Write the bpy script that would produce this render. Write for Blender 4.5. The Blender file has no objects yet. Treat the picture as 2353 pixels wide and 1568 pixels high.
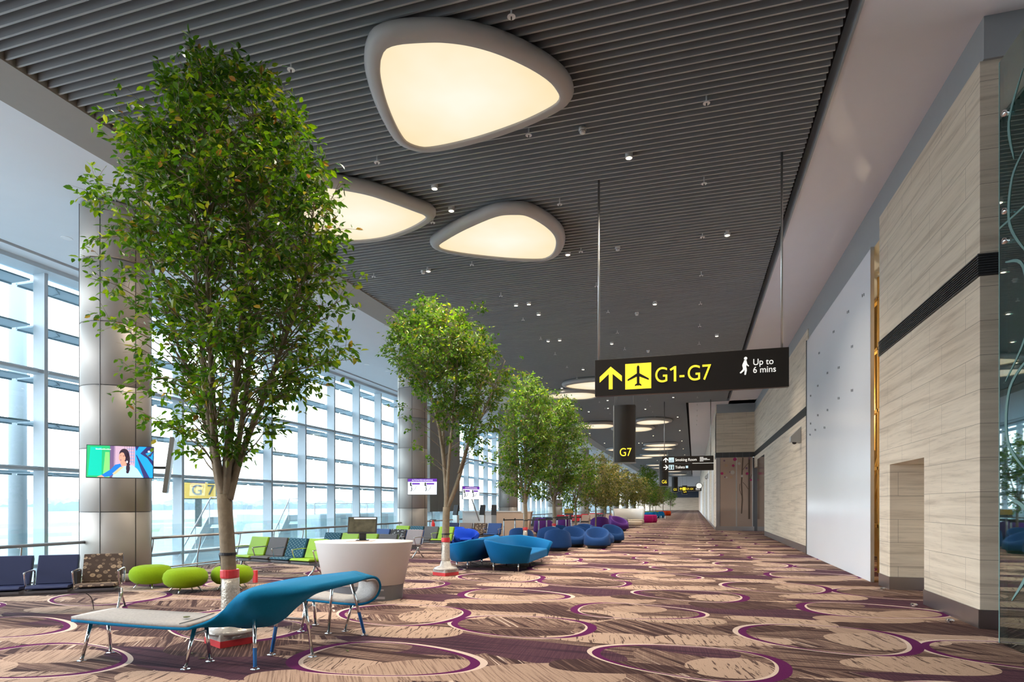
import bpy, math, random
from mathutils import Vector, Matrix
random.seed(7)
PI = math.pi
SC = bpy.context.scene
COL = SC.collection

# ------------------------------------------------------------------ camera, world, exposure
cam_d = bpy.data.cameras.new('camera')
cam = bpy.data.objects.new('camera', cam_d)
COL.objects.link(cam)
SC.camera = cam
YAW = math.atan2(418.5, 1399.0)
cam.location = (0, 0, 1.65)
cam.rotation_euler = (PI / 2, 0, YAW)
cam_d.sensor_width = 36.0
cam_d.lens = 1399.0 / 2353.0 * 36.0
cam_d.shift_y = (1161.0 - 784.0) / 2353.0
cam_d.clip_start = 0.1
cam_d.clip_end = 2000

SC.view_settings.view_transform = 'Standard'
SC.view_settings.look = 'None'
SC.view_settings.gamma = 1.0
SC.view_settings.use_curve_mapping = False
SC.view_settings.exposure = 0.55
SC.cycles.max_bounces = 7
SC.cycles.diffuse_bounces = 4
SC.cycles.glossy_bounces = 3
SC.cycles.transmission_bounces = 4
SC.cycles.transparent_max_bounces = 24
SC.cycles.caustics_reflective = False
SC.cycles.caustics_refractive = False
SC.cycles.sample_clamp_indirect = 4.0

SKY_STRENGTH = 5.4
SPOT_W = 600.0
world = bpy.data.worlds.new('sky')
SC.world = world
world.use_nodes = True
wn = world.node_tree
wn.nodes.clear()
w_out = wn.nodes.new('ShaderNodeOutputWorld')
w_bg = wn.nodes.new('ShaderNodeBackground')
w_tc = wn.nodes.new('ShaderNodeTexCoord')
w_sep = wn.nodes.new('ShaderNodeSeparateXYZ')
w_rmp = wn.nodes.new('ShaderNodeValToRGB')
w_rmp.color_ramp.elements[0].position = 0.0
w_rmp.color_ramp.elements[0].color = (0.86, 0.93, 0.97, 1)
w_rmp.color_ramp.elements[1].position = 0.7
w_rmp.color_ramp.elements[1].color = (0.62, 0.80, 1.0, 1)
w_noise = wn.nodes.new('ShaderNodeTexNoise')
w_noise.inputs['Scale'].default_value = 3.0
w_noise.inputs['Detail'].default_value = 4.0
w_mix = wn.nodes.new('ShaderNodeMixRGB')
w_mix.inputs[2].default_value = (0.93, 0.96, 1.0, 1)
wn.links.new(w_tc.outputs['Generated'], w_sep.inputs[0])
wn.links.new(w_tc.outputs['Generated'], w_noise.inputs['Vector'])
wn.links.new(w_sep.outputs['Z'], w_rmp.inputs[0])
wn.links.new(w_noise.outputs['Fac'], w_mix.inputs[0])
wn.links.new(w_rmp.outputs[0], w_mix.inputs[1])
wn.links.new(w_mix.outputs[0], w_bg.inputs[0])
w_bg.inputs[1].default_value = SKY_STRENGTH
wn.links.new(w_bg.outputs[0], w_out.inputs[0])

# ------------------------------------------------------------------ materials
def new_mat(name):
    m = bpy.data.materials.new(name)
    m.use_nodes = True
    nt = m.node_tree
    return m, nt, nt.nodes['Principled BSDF']

def N(nt, typ, **kw):
    n = nt.nodes.new(typ)
    for k, v in kw.items():
        if k.startswith('i_'):
            n.inputs[int(k[2:])].default_value = v
        else:
            setattr(n, k, v)
    return n

def L(nt, a, b):
    nt.links.new(a, b)

def c4(c):
    return (c[0], c[1], c[2], 1)

def pmat(name, col, rough=0.6, metal=0.0, var=0.08, scale=6.0, bump=0.0, bscale=60.0, spec=0.5, emit=0.0, sheen=0.0):
    """principled with a procedural colour variation (noise in object space)"""
    m, nt, p = new_mat(name)
    tc = N(nt, 'ShaderNodeTexCoord')
    no = N(nt, 'ShaderNodeTexNoise')
    no.inputs['Scale'].default_value = scale
    no.inputs['Detail'].default_value = 5
    mx = N(nt, 'ShaderNodeMixRGB')
    mx.inputs[1].default_value = c4([x * (1 - var) for x in col])
    mx.inputs[2].default_value = c4([min(1, x * (1 + var)) for x in col])
    L(nt, tc.outputs['Object'], no.inputs['Vector'])
    L(nt, no.outputs['Fac'], mx.inputs[0])
    L(nt, mx.outputs[0], p.inputs['Base Color'])
    p.inputs['Roughness'].default_value = rough
    p.inputs['Metallic'].default_value = metal
    p.inputs['Specular IOR Level'].default_value = spec
    if sheen:
        p.inputs['Sheen Weight'].default_value = sheen
    if emit:
        L(nt, mx.outputs[0], p.inputs['Emission Color'])
        p.inputs['Emission Strength'].default_value = emit
    if bump:
        b = N(nt, 'ShaderNodeTexNoise')
        b.inputs['Scale'].default_value = bscale
        bn = N(nt, 'ShaderNodeBump')
        bn.inputs['Strength'].default_value = bump
        bn.inputs['Distance'].default_value = 0.01
        L(nt, tc.outputs['Object'], b.inputs['Vector'])
        L(nt, b.outputs['Fac'], bn.inputs['Height'])
        L(nt, bn.outputs[0], p.inputs['Normal'])
    return m

def fabric(name, col, var=0.12):
    return pmat(name, col, rough=0.9, var=var, scale=40, bump=0.25, bscale=350, spec=0.15, sheen=0.05)

def emitter(name, col, strength):
    m, nt, p = new_mat(name)
    p.inputs['Base Color'].default_value = c4(col)
    p.inputs['Emission Color'].default_value = c4(col)
    p.inputs['Emission Strength'].default_value = strength
    p.inputs['Roughness'].default_value = 0.5
    return m

def glass_mat(name, tint, refl=0.08, rough=0.02, fr=0.5):
    m = bpy.data.materials.new(name)
    m.use_nodes = True
    nt = m.node_tree
    nt.nodes.clear()
    out = N(nt, 'ShaderNodeOutputMaterial')
    tr = N(nt, 'ShaderNodeBsdfTransparent')
    tr.inputs[0].default_value = c4(tint)
    gl = N(nt, 'ShaderNodeBsdfGlossy')
    gl.inputs['Roughness'].default_value = rough
    gl.inputs[0].default_value = (0.9, 1, 1, 1)
    lw = N(nt, 'ShaderNodeLayerWeight')
    lw.inputs[0].default_value = 0.35
    mp = N(nt, 'ShaderNodeMath', operation='MULTIPLY_ADD')
    mp.inputs[1].default_value = fr
    mp.inputs[2].default_value = refl
    ms = N(nt, 'ShaderNodeMixShader')
    L(nt, lw.outputs['Fresnel'], mp.inputs[0])
    L(nt, mp.outputs[0], ms.inputs[0])
    L(nt, tr.outputs[0], ms.inputs[1])
    L(nt, gl.outputs[0], ms.inputs[2])
    L(nt, ms.outputs[0], out.inputs[0])
    return m

def stone_mat(name, light, dark, joint=0.457):
    """travertine cladding: horizontal veins, thin joints; works on walls along X or Y"""
    m, nt, p = new_mat(name)
    tc = N(nt, 'ShaderNodeTexCoord')
    sp = N(nt, 'ShaderNodeSeparateXYZ')
    ad = N(nt, 'ShaderNodeMath', operation='ADD')
    cb = N(nt, 'ShaderNodeCombineXYZ')
    L(nt, tc.outputs['Object'], sp.inputs[0])
    L(nt, sp.outputs[0], ad.inputs[0]); L(nt, sp.outputs[1], ad.inputs[1])
    L(nt, ad.outputs[0], cb.inputs[0]); L(nt, sp.outputs[2], cb.inputs[1])
    br = N(nt, 'ShaderNodeTexBrick', offset=0.37)
    br.inputs['Scale'].default_value = 1.0
    br.inputs['Brick Width'].default_value = 1.37
    br.inputs['Row Height'].default_value = joint
    br.inputs['Mortar Size'].default_value = 0.003
    br.inputs['Color1'].default_value = (0.2, 0.2, 0.2, 1)
    br.inputs['Color2'].default_value = (0.9, 0.9, 0.9, 1)
    br.inputs['Mortar'].default_value = (0, 0, 0, 1)
    L(nt, cb.outputs[0], br.inputs['Vector'])
    # veins: stretched noise, shifted per block
    mp = N(nt, 'ShaderNodeMapping')
    mp.inputs['Scale'].default_value = (0.30, 6.5, 1)
    av = N(nt, 'ShaderNodeVectorMath', operation='MULTIPLY_ADD')
    av.inputs[1].default_value = (9, 9, 9)
    L(nt, br.outputs['Color'], av.inputs[0]); L(nt, cb.outputs[0], mp.inputs[0])
    L(nt, mp.outputs[0], av.inputs[2])
    n1 = N(nt, 'ShaderNodeTexNoise')
    n1.inputs['Scale'].default_value = 1.2; n1.inputs['Detail'].default_value = 8; n1.inputs['Roughness'].default_value = 0.65
    n1.inputs['Distortion'].default_value = 0.6
    L(nt, mp.outputs[0], n1.inputs['Vector'])
    n2 = N(nt, 'ShaderNodeTexNoise')
    n2.inputs['Scale'].default_value = 6.0; n2.inputs['Detail'].default_value = 6; n2.inputs['Roughness'].default_value = 0.7
    L(nt, av.outputs[0], n2.inputs['Vector'])
    r1 = N(nt, 'ShaderNodeValToRGB')
    e = r1.color_ramp.elements
    e[0].position = 0.34; e[0].color = c4(dark)
    e[1].position = 0.62; e[1].color = c4(light)
    k = r1.color_ramp.elements.new(0.47); k.color = c4([(a * 0.35 + b * 0.65) for a, b in zip(dark, light)])
    L(nt, n1.outputs['Fac'], r1.inputs[0])
    r2 = N(nt, 'ShaderNodeValToRGB')
    e = r2.color_ramp.elements
    e[0].position = 0.32; e[0].color = (0.55, 0.54, 0.55, 1)
    e[1].position = 0.44; e[1].color = (1, 1, 1, 1)
    L(nt, n2.outputs['Fac'], r2.inputs[0])
    mu = N(nt, 'ShaderNodeMixRGB', blend_type='MULTIPLY')
    mu.inputs[0].default_value = 0.45
    L(nt, r1.outputs[0], mu.inputs[1]); L(nt, r2.outputs[0], mu.inputs[2])
    mj = N(nt, 'ShaderNodeMixRGB')
    L(nt, br.outputs['Fac'], mj.inputs[0]); L(nt, mu.outputs[0], mj.inputs[1])
    mj.inputs[2].default_value = c4([x * 0.45 for x in dark])
    L(nt, mj.outputs[0], p.inputs['Base Color'])
    p.inputs['Roughness'].default_value = 0.55
    return m

def panel_metal(name, col, rough, metal):
    return pmat(name, col, rough=rough, metal=metal, var=0.04, scale=2.0, bump=0.03, bscale=200)

M = {}
M['slat'] = pmat('slat grey paint', (0.40, 0.415, 0.42), 0.5, 0.0, 0.04, 3)
M['void'] = pmat('black void', (0.01, 0.01, 0.01), 0.9)
M['soffit'] = pmat('white ceiling plaster', (0.86, 0.86, 0.90), 0.8, var=0.02, scale=2)
M['ceil_left'] = pmat('pale ceiling plaster', (0.86, 0.90, 0.93), 0.75, var=0.02, scale=2)
M['band'] = pmat('taupe bulkhead paint', (0.36, 0.34, 0.30), 0.7, var=0.03)
M['greyband'] = pmat('grey frieze paint', (0.34, 0.37, 0.39), 0.6, var=0.03)
M['stone'] = stone_mat('travertine', (0.76, 0.67, 0.54), (0.52, 0.44, 0.34))
M['steel'] = pmat('brushed steel', (0.42, 0.40, 0.40), 0.32, 1.0, 0.06, 4, 0.03, 150)
M['chrome'] = pmat('polished chrome', (0.82, 0.82, 0.82), 0.12, 1.0, 0.03, 5)
M['alu'] = pmat('dull aluminium', (0.55, 0.55, 0.54), 0.35, 0.9, 0.05, 5)
M['column'] = pmat('metallic column panel', (0.46, 0.43, 0.395), 0.52, 0.4, 0.05, 1.2, 0.02, 300)
M['louvre'] = pmat('dark louvre metal', (0.06, 0.062, 0.066), 0.45, 0.3)
M['hoard'] = pmat('white hoarding laminate', (0.84, 0.89, 0.95), 0.18, 0.0, 0.03, 0.6)
M['dark'] = pmat('dark plastic', (0.03, 0.03, 0.032), 0.4)
M['mullion'] = pmat('grey window paint', (0.60, 0.68, 0.73), 0.45, 0.0, 0.04)
M['shade'] = pmat('sunshade blade paint', (0.32, 0.41, 0.46), 0.6, 0.0, 0.05)
M['pane'] = glass_mat('window glass', (0.92, 0.97, 0.985), 0.01, fr=0.3)
M['railglass'] = glass_mat('balustrade glass', (0.93, 0.98, 0.98), 0.01, fr=0.15)
M['teal'] = glass_mat('teal shopfront glass', (0.30, 0.55, 0.55), 0.30)
M['decal'] = pmat('frosted decal film', (0.16, 0.30, 0.29), 0.6)
M['sign'] = pmat('dark brown sign panel', (0.016, 0.011, 0.007), 0.4)
M['yellow'] = emitter('lit yellow lettering', (1.0, 0.78, 0.04), 0.6)
M['whitelit'] = emitter('lit white lettering', (0.9, 0.9, 0.85), 0.55)
M['bluelit'] = emitter('lit pale blue pictogram', (0.55, 0.75, 0.85), 0.4)
M['white'] = pmat('white lacquer', (0.88, 0.88, 0.87), 0.3, var=0.02)
M['grey'] = pmat('grey laminate', (0.16, 0.17, 0.19), 0.4)
M['beige'] = pmat('beige laminate', (0.72, 0.52, 0.37), 0.5, var=0.05)
M['rim'] = pmat('lamp rim', (0.50, 0.48, 0.46), 0.5, var=0.02)
M['bark'] = pmat('pale grey bark', (0.27, 0.215, 0.145), 0.85, var=0.35, scale=14, bump=0.6, bscale=35)
M['twig'] = pmat('thin brown twig bark', (0.20, 0.14, 0.09), 0.85, var=0.2)
M['wrap'] = pmat('clear wrap film', (0.62, 0.58, 0.50), 0.18, 0.25, 0.3, 30, 1.0, 40)
M['tape'] = pmat('red tape', (0.72, 0.05, 0.06), 0.35, var=0.1, scale=30)
M['strap'] = pmat('black strap', (0.02, 0.02, 0.025), 0.5)
M['boxclear'] = pmat('wrapped planter film', (0.55, 0.53, 0.50), 0.2, 0.2, 0.35, 15, 0.8, 25)
M['blue_leg'] = pmat('blue film on leg', (0.04, 0.22, 0.62), 0.2, 0.4)
M['turq'] = fabric('turquoise wool', (0.004, 0.185, 0.38))
M['bluewool'] = fabric('deep blue wool', (0.005, 0.16, 0.33))
M['greywool'] = fabric('light grey wool', (0.46, 0.44, 0.42), 0.3)
M['sofa'] = fabric('petrol blue wool', (0.003, 0.145, 0.37))
M['tub'] = fabric('steel blue wool', (0.016, 0.060, 0.19))
M['royal'] = fabric('royal blue felt', (0.008, 0.06, 0.52))
M['purple'] = fabric('purple wool', (0.10, 0.03, 0.21))
M['magenta'] = fabric('magenta wool', (0.42, 0.01, 0.14))
M['lime'] = fabric('lime green felt', (0.22, 0.36, 0.006))
M['seat_lime'] = pmat('lime vinyl', (0.27, 0.47, 0.015), 0.5, var=0.06, scale=8)
M['seat_limeback'] = pmat('dark green shell', (0.10, 0.20, 0.02), 0.5)
M['seat_navy'] = pmat('navy vinyl', (0.012, 0.022, 0.085), 0.5, var=0.08, scale=8)
M['seat_blue'] = pmat('mid blue vinyl', (0.02, 0.07, 0.24), 0.5, var=0.08, scale=8)
M['seat_grey'] = pmat('charcoal vinyl', (0.09, 0.085, 0.09), 0.6, var=0.1)
M['seat_pale'] = fabric('pale grey fabric', (0.34, 0.31, 0.32))
M['seat_brown'] = pmat('taupe vinyl', (0.20, 0.155, 0.135), 0.6)
M['seat_red'] = pmat('red vinyl', (0.60, 0.02, 0.03), 0.5)
M['seat_tan'] = pmat('tan vinyl', (0.50, 0.36, 0.28), 0.6)
M['green2'] = fabric('grass green wool', (0.10, 0.30, 0.03))
M['orange'] = fabric('orange red wool', (0.75, 0.07, 0.01))
M['creamseat'] = fabric('cream wool', (0.66, 0.56, 0.45))
M['tarmac'] = pmat('apron concrete', (0.20, 0.24, 0.26), 0.9, var=0.1, scale=0.2)
M['bridge'] = pmat('pale blue steel cladding', (0.38, 0.46, 0.50), 0.6, var=0.05, scale=0.5)
M['bridge2'] = pmat('pale stair stringer', (0.46, 0.53, 0.56), 0.6, var=0.03)
M['signyellow'] = pmat('yellow gate board', (0.42, 0.27, 0.04), 0.6, var=0.03)
M['signpost'] = pmat('teal grey steel', (0.03, 0.05, 0.055), 0.6)
M['hazetree'] = pmat('foliage with painted haze', (0.19, 0.26, 0.30), 0.95, var=0.25, scale=0.08)  # distance haze is mixed into this foliage colour
M['gold'] = pmat('raw gold scaffold', (0.45, 0.27, 0.06), 0.5, 0.2, 0.2, 3)
M['goldwall'] = pmat('ochre plaster', (0.75, 0.52, 0.22), 0.8)
M['lowfloor'] = pmat('pale lower floor', (0.28, 0.30, 0.31), 0.4, var=0.05, scale=1)
M['redext'] = pmat('extinguisher red', (0.6, 0.02, 0.02), 0.3)
M['lensmat'] = emitter('downlight lens', (1.0, 0.82, 0.55), 9.0)

# carpet ---------------------------------------------------------------
def egg_group():
    g = bpy.data.node_groups.new('egg', 'ShaderNodeTree')
    g.interface.new_socket('P', in_out='INPUT', socket_type='NodeSocketVector')
    g.interface.new_socket('C', in_out='INPUT', socket_type='NodeSocketVector')
    for nm in ('Angle', 'A', 'B', 'K'):
        g.interface.new_socket(nm, in_out='INPUT', socket_type='NodeSocketFloat')
    g.interface.new_socket('D', in_out='OUTPUT', socket_type='NodeSocketFloat')
    gi = g.nodes.new('NodeGroupInput'); go = g.nodes.new('NodeGroupOutput')
    sub = g.nodes.new('ShaderNodeVectorMath'); sub.operation = 'SUBTRACT'
    g.links.new(gi.outputs['P'], sub.inputs[0]); g.links.new(gi.outputs['C'], sub.inputs[1])
    wr = g.nodes.new('ShaderNodeVectorMath'); wr.operation = 'WRAP'
    wr.inputs[1].default_value = (2.9, 2.43, 1); wr.inputs[2].default_value = (-2.9, -2.43, -1)
    g.links.new(sub.outputs[0], wr.inputs[0])
    ro = g.nodes.new('ShaderNodeVectorRotate'); ro.rotation_type = 'Z_AXIS'
    g.links.new(wr.outputs[0], ro.inputs['Vector']); g.links.new(gi.outputs['Angle'], ro.inputs['Angle'])
    sp = g.nodes.new('ShaderNodeSeparateXYZ'); g.links.new(ro.outputs[0], sp.inputs[0])
    def mth(op, a, b=None, c=None):
        n = g.nodes.new('ShaderNodeMath'); n.operation = op
        for i, x in enumerate((a, b, c)):
            if x is None: continue
            if isinstance(x, (int, float)): n.inputs[i].default_value = x
            else: g.links.new(x, n.inputs[i])
        return n.outputs[0]
    xa = mth('DIVIDE', sp.outputs[0], gi.outputs['A'])
    yb = mth('DIVIDE', sp.outputs[1], gi.outputs['B'])
    kk = mth('MULTIPLY_ADD', xa, gi.outputs['K'], 1.0)
    yk = mth('DIVIDE', yb, kk)
    r2 = mth('ADD', mth('POWER', mth('ABSOLUTE', xa), 2.25), mth('POWER', mth('ABSOLUTE', yk), 2.25))
    r = mth('POWER', r2, 1 / 2.25)
    d = mth('MULTIPLY', mth('SUBTRACT', r, 1.0), gi.outputs['B'])
    g.links.new(d, go.inputs['D'])
    return g

def carpet():
    m, nt, p = new_mat('patterned carpet')
    EG = egg_group()
    tc = N(nt, 'ShaderNodeTexCoord')
    P = tc.outputs['Object']
    def mth(op, a, b=None, c=None):
        n = N(nt, 'ShaderNodeMath', operation=op)
        for i, x in enumerate((a, b, c)):
            if x is None: continue
            if isinstance(x, (int, float)): n.inputs[i].default_value = x
            else: L(nt, x, n.inputs[i])
        return n.outputs[0]
    def egg(cx, cy, ang, a, b, k):
        n = N(nt, 'ShaderNodeGroup'); n.node_tree = EG
        L(nt, P, n.inputs['P'])
        n.inputs['C'].default_value = (cx, cy, 0)
        n.inputs['Angle'].default_value = -ang
        n.inputs['A'].default_value = a; n.inputs['B'].default_value = b; n.inputs['K'].default_value = k
        return n.outputs['D']
    def mix(f, a, b):
        n = N(nt, 'ShaderNodeMixRGB')
        for i, x in enumerate((f, a, b)):
            if isinstance(x, tuple): n.inputs[i].default_value = c4(x)
            elif isinstance(x, (int, float)): n.inputs[i].default_value = x
            else: L(nt, x, n.inputs[i])
        return n.outputs[0]
    def streak(ang, sx, sy, scale, lo, hi, detail=4, dist=0.0):
        vr = N(nt, 'ShaderNodeVectorRotate', rotation_type='Z_AXIS'); vr.inputs['Angle'].default_value = ang
        L(nt, P, vr.inputs['Vector'])
        mp = N(nt, 'ShaderNodeMapping'); mp.inputs['Scale'].default_value = (sx, sy, 1)
        L(nt, vr.outputs[0], mp.inputs[0])
        no = N(nt, 'ShaderNodeTexNoise'); no.inputs['Scale'].default_value = scale
        no.inputs['Detail'].default_value = detail; no.inputs['Distortion'].default_value = dist
        L(nt, mp.outputs[0], no.inputs['Vector'])
        mr = N(nt, 'ShaderNodeMapRange'); mr.inputs[1].default_value = lo; mr.inputs[2].default_value = hi
        L(nt, no.outputs['Fac'], mr.inputs[0])
        return mr.outputs[0]
    CR = (0.48, 0.345, 0.265); BE = (0.42, 0.295, 0.225); MB_ = (0.165, 0.100, 0.082)
    DB = (0.055, 0.028, 0.028); DP = (0.070, 0.028, 0.048); PU = (0.105, 0.008, 0.080); CM = (0.66, 0.53, 0.45)
    # textures
    s1 = streak(0.10, 0.26, 8.5, 1.5, 0.53, 0.57)          # long dark dashes, along X
    s1b = streak(0.12, 0.8, 34.0, 1.6, 0.50, 0.62)         # fine brown lines
    s2 = streak(0.85, 0.28, 8.0, 1.4, 0.54, 0.58)          # oblique dashes
    s2b = streak(0.95, 0.9, 30.0, 1.6, 0.50, 0.62)
    hatch = streak(1.5, 1.0, 45.0, 1.5, 0.40, 0.60)
    wig = streak(1.35, 1.1, 13.0, 1.8, 0.585, 0.605, 5, 1.6)  # wiggly thin cracks of the beige eggs
    light = streak(0.95, 0.25, 11.0, 1.7, 0.63, 0.67)
    texA = mix(s1b, MB_, BE); texA = mix(mth('MULTIPLY', hatch, 0.35), texA, DB); texA = mix(s1, texA, DB)
    texB = mix(s2b, MB_, BE); texB = mix(mth('MULTIPLY', hatch, 0.25), texB, DB); texB = mix(s2, texB, DB); texB = mix(light, texB, CM)
    weave = streak(0.3, 1.0, 60.0, 1.6, 0.35, 0.65); texC = mix(mth('MULTIPLY', weave, 0.35), CR, BE); texC = mix(mth('MULTIPLY', wig, 0.85), texC, DB)
    texC2 = mix(mth('MULTIPLY', s2b, 0.7), BE, MB_); texC2 = mix(mth('MULTIPLY', light, 0.8), texC2, CR)
    texD = mix(mth('MULTIPLY', hatch, 0.30), DP, (0.17, 0.085, 0.09)); texD = mix(mth('MULTIPLY', s1, 0.7), texD, (0.035, 0.015, 0.03))
    texE = mix(s2b, DB, MB_)
    tex = {'A': texA, 'B': texB, 'C': texC, 'c': texC2, 'D': texD, 'E': texE}
    col = texA
    # plain filled eggs: cx, cy, angle, a, b, k, fill
    fills = [
        (-3.9, 9.9, 0.1, 1.3, 0.7, 0.1, 'C'), (1.0, 6.9, -0.1, 1.2, 0.6, 0.2, 'C'), (-1.8, 8.9, 0.3, 1.1, 0.5, 0.1, 'C'), (2.6, 9.0, 0.2, 0.9, 0.6, 0.1, 'c'),
        (-5.0, 7.2, 0.3, 1.5, 0.85, 0.2, 'B'), (-1.3, 10.6, 0.2, 1.5, 0.8, -0.2, 'B'), (-2.0, 6.75, -0.25, 1.35, 0.42, 0.5, 'D'),
        (0.6, 10.1, -0.1, 1.4, 0.42, 0.45, 'D'), (2.7, 6.9, -0.1, 1.3, 0.5, -0.4, 'D'), (-3.0, 9.4, 0.1, 1.1, 0.42, 0.3, 'E'),
        (-0.55, 8.3, 0.7, 1.15, 0.75, 0.2, 'B'), (1.7, 7.3, 0.2, 1.1, 0.5, -0.3, 'A'), (0.9, 5.9, 0.2, 1.0, 0.45, -0.3, 'E'),
        (-1.45, 5.75, 0.35, 0.85, 0.42, 0.1, 'c'), (-3.6, 7.2, 0.2, 0.75, 0.36, 0.2, 'C'), (-1.15, 7.55, 0.1, 0.75, 0.30, 0.3, 'C'),
        (-2.6, 5.6, 0.3, 0.62, 0.40, 0.2, 'c'), (0.35, 7.85, 0.2, 0.85, 0.30, -0.2, 'C'), (0.35, 6.55, 0.4, 0.45, 0.40, 0.1, 'C'),
        (1.15, 9.35, -0.2, 0.75, 0.32, 0.3, 'C'), (2.0, 8.3, 0.5, 0.42, 0.45, -0.1, 'C'), (-0.25, 9.05, 0.1, 0.7, 0.28, 0.3, 'C'),
        (-2.4, 8.25, 0.1, 0.75, 0.35, 0.2, 'B'), (2.4, 9.9, 0.2, 0.75, 0.30, 0.0, 'c'), (-0.9, 9.8, 0.3, 0.5, 0.3, 0.1, 'c'),
        (-3.4, 8.5, 0.0, 0.55, 0.32, -0.2, 'C'), (-1.9, 9.1, -0.3, 0.8, 0.26, 0.4, 'E'), (0.9, 8.75, 0.35, 0.7, 0.22, -0.4, 'E'),
        (-0.7, 6.25, 0.1, 0.75, 0.24, -0.4, 'E'), (-2.9, 6.35, 0.25, 0.7, 0.2, 0.4, 'D'), (1.9, 6.2, 0.3, 0.8, 0.3, 0.3, 'A'), (-0.1, 7.2, -0.2, 0.6, 0.2, 0.4, 'D'), (-2.0, 7.6, 0.2, 0.55, 0.2, -0.4, 'E'),
    ]
    for cx, cy, an, a, b, k, t in fills:
        d = egg(cx, cy, an, a, b, k)
        col = mix(mth('LESS_THAN', d, 0.0), col, tex[t])
    rings = [(-3.12, 5.88, -0.03, 1.0, 0.66, -0.28, (-0.10, -0.015)), (-2.30, 8.02, -0.12, 0.97, 0.70, 0.10, (0.09, 0.015)),
             (-0.12, 6.75, -0.15, 0.98, 0.66, 0.25, (0.09, -0.01)), (1.52, 8.38, -0.18, 0.97, 0.82, 0.15, (0.095, 0.0)),
             (-0.82, 9.62, -0.05, 0.98, 0.66, -0.25, (-0.085, 0.015))]
    for cx, cy, an, a, b, k, (sx, sy) in rings:
        d0 = egg(cx, cy, an, a, b, k)
        d1 = egg(cx + sx, cy + sy, an, a, b, k)
        d2 = egg(cx - sx * 0.75, cy - sy * 0.8 + 0.03, an, a, b, k)
        i0 = mth('LESS_THAN', d0, 0.0); i1 = mth('LESS_THAN', d1, 0.0); i2 = mth('LESS_THAN', d2, 0.0)
        thinC = mth('LESS_THAN', mth('ABSOLUTE', d0), 0.034)
        thinP = mth('LESS_THAN', mth('ABSOLUTE', mth('ADD', d0, 0.010)), 0.014)
        cm = mth('MAXIMUM', mth('ABSOLUTE', mth('SUBTRACT', i0, i2)), thinC)
        pu = mth('MAXIMUM', mth('ABSOLUTE', mth('SUBTRACT', i0, i1)), thinP)
        col = mix(cm, col, CM)
        col = mix(pu, col, PU)
    # pile grain
    gr = N(nt, 'ShaderNodeTexNoise'); gr.inputs['Scale'].default_value = 130; gr.inputs['Detail'].default_value = 2
    L(nt, P, gr.inputs['Vector'])
    mr = N(nt, 'ShaderNodeMapRange'); mr.inputs[1].default_value = 0.3; mr.inputs[2].default_value = 0.7
    mr.inputs[3].default_value = 0.72; mr.inputs[4].default_value = 1.25
    L(nt, gr.outputs['Fac'], mr.inputs[0])
    vm = N(nt, 'ShaderNodeVectorMath', operation='SCALE')
    L(nt, col, vm.inputs[0]); L(nt, mr.outputs[0], vm.inputs['Scale'])
    L(nt, vm.outputs[0], p.inputs['Base Color'])
    bn = N(nt, 'ShaderNodeBump'); bn.inputs['Strength'].default_value = 0.3; bn.inputs['Distance'].default_value = 0.01
    L(nt, gr.outputs['Fac'], bn.inputs['Height']); L(nt, bn.outputs[0], p.inputs['Normal'])
    p.inputs['Roughness'].default_value = 0.95
    p.inputs['Specular IOR Level'].default_value = 0.15
    return m
M['carpet'] = carpet()

def circles_fabric(name, base, spot, centre, scale=11.0):
    m, nt, p = new_mat(name)
    tc = N(nt, 'ShaderNodeTexCoord')
    sp = N(nt, 'ShaderNodeSeparateXYZ'); cb = N(nt, 'ShaderNodeCombineXYZ')
    L(nt, tc.outputs['Object'], sp.inputs[0]); L(nt, sp.outputs[0], cb.inputs[0])
    ad = N(nt, 'ShaderNodeMath', operation='ADD'); L(nt, sp.outputs[1], ad.inputs[0]); L(nt, sp.outputs[2], ad.inputs[1])
    L(nt, ad.outputs[0], cb.inputs[1])
    vo = N(nt, 'ShaderNodeTexVoronoi'); vo.inputs['Scale'].default_value = scale; vo.inputs['Randomness'].default_value = 0.8
    vo.voronoi_dimensions = '2D'
    L(nt, cb.outputs[0], vo.inputs['Vector'])
    sc = N(nt, 'ShaderNodeSeparateColor'); L(nt, vo.outputs['Color'], sc.inputs[0])
    mul = N(nt, 'ShaderNodeMath', operation='MULTIPLY_ADD'); mul.inputs[1].default_value = 0.28; mul.inputs[2].default_value = 0.16
    L(nt, sc.outputs[0], mul.inputs[0])
    lt = N(nt, 'ShaderNodeMath', operation='LESS_THAN'); L(nt, vo.outputs['Distance'], lt.inputs[0]); L(nt, mul.outputs[0], lt.inputs[1])
    m1 = N(nt, 'ShaderNodeMixRGB'); m1.inputs[1].default_value = c4(base); m1.inputs[2].default_value = c4(spot)
    fac = N(nt, 'ShaderNodeMath', operation='MULTIPLY'); L(nt, lt.outputs[0], fac.inputs[0]); L(nt, sc.outputs[1], fac.inputs[1])
    L(nt, fac.outputs[0], m1.inputs[0])
    l2 = N(nt, 'ShaderNodeMath', operation='LESS_THAN'); L(nt, vo.outputs['Distance'], l2.inputs[0]); l2.inputs[1].default_value = 0.06
    m2 = N(nt, 'ShaderNodeMixRGB'); L(nt, l2.outputs[0], m2.inputs[0]); L(nt, m1.outputs[0], m2.inputs[1]); m2.inputs[2].default_value = c4(centre)
    L(nt, m2.outputs[0], p.inputs['Base Color'])
    p.inputs['Roughness'].default_value = 0.85
    return m
M['seat_rings'] = circles_fabric('ringed brown fabric', (0.075, 0.05, 0.038), (0.48, 0.36, 0.24), (0.02, 0.015, 0.01))
M['seat_rings2'] = circles_fabric('ringed charcoal fabric', (0.045, 0.043, 0.045), (0.42, 0.46, 0.48), (0.02, 0.02, 0.02))

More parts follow.
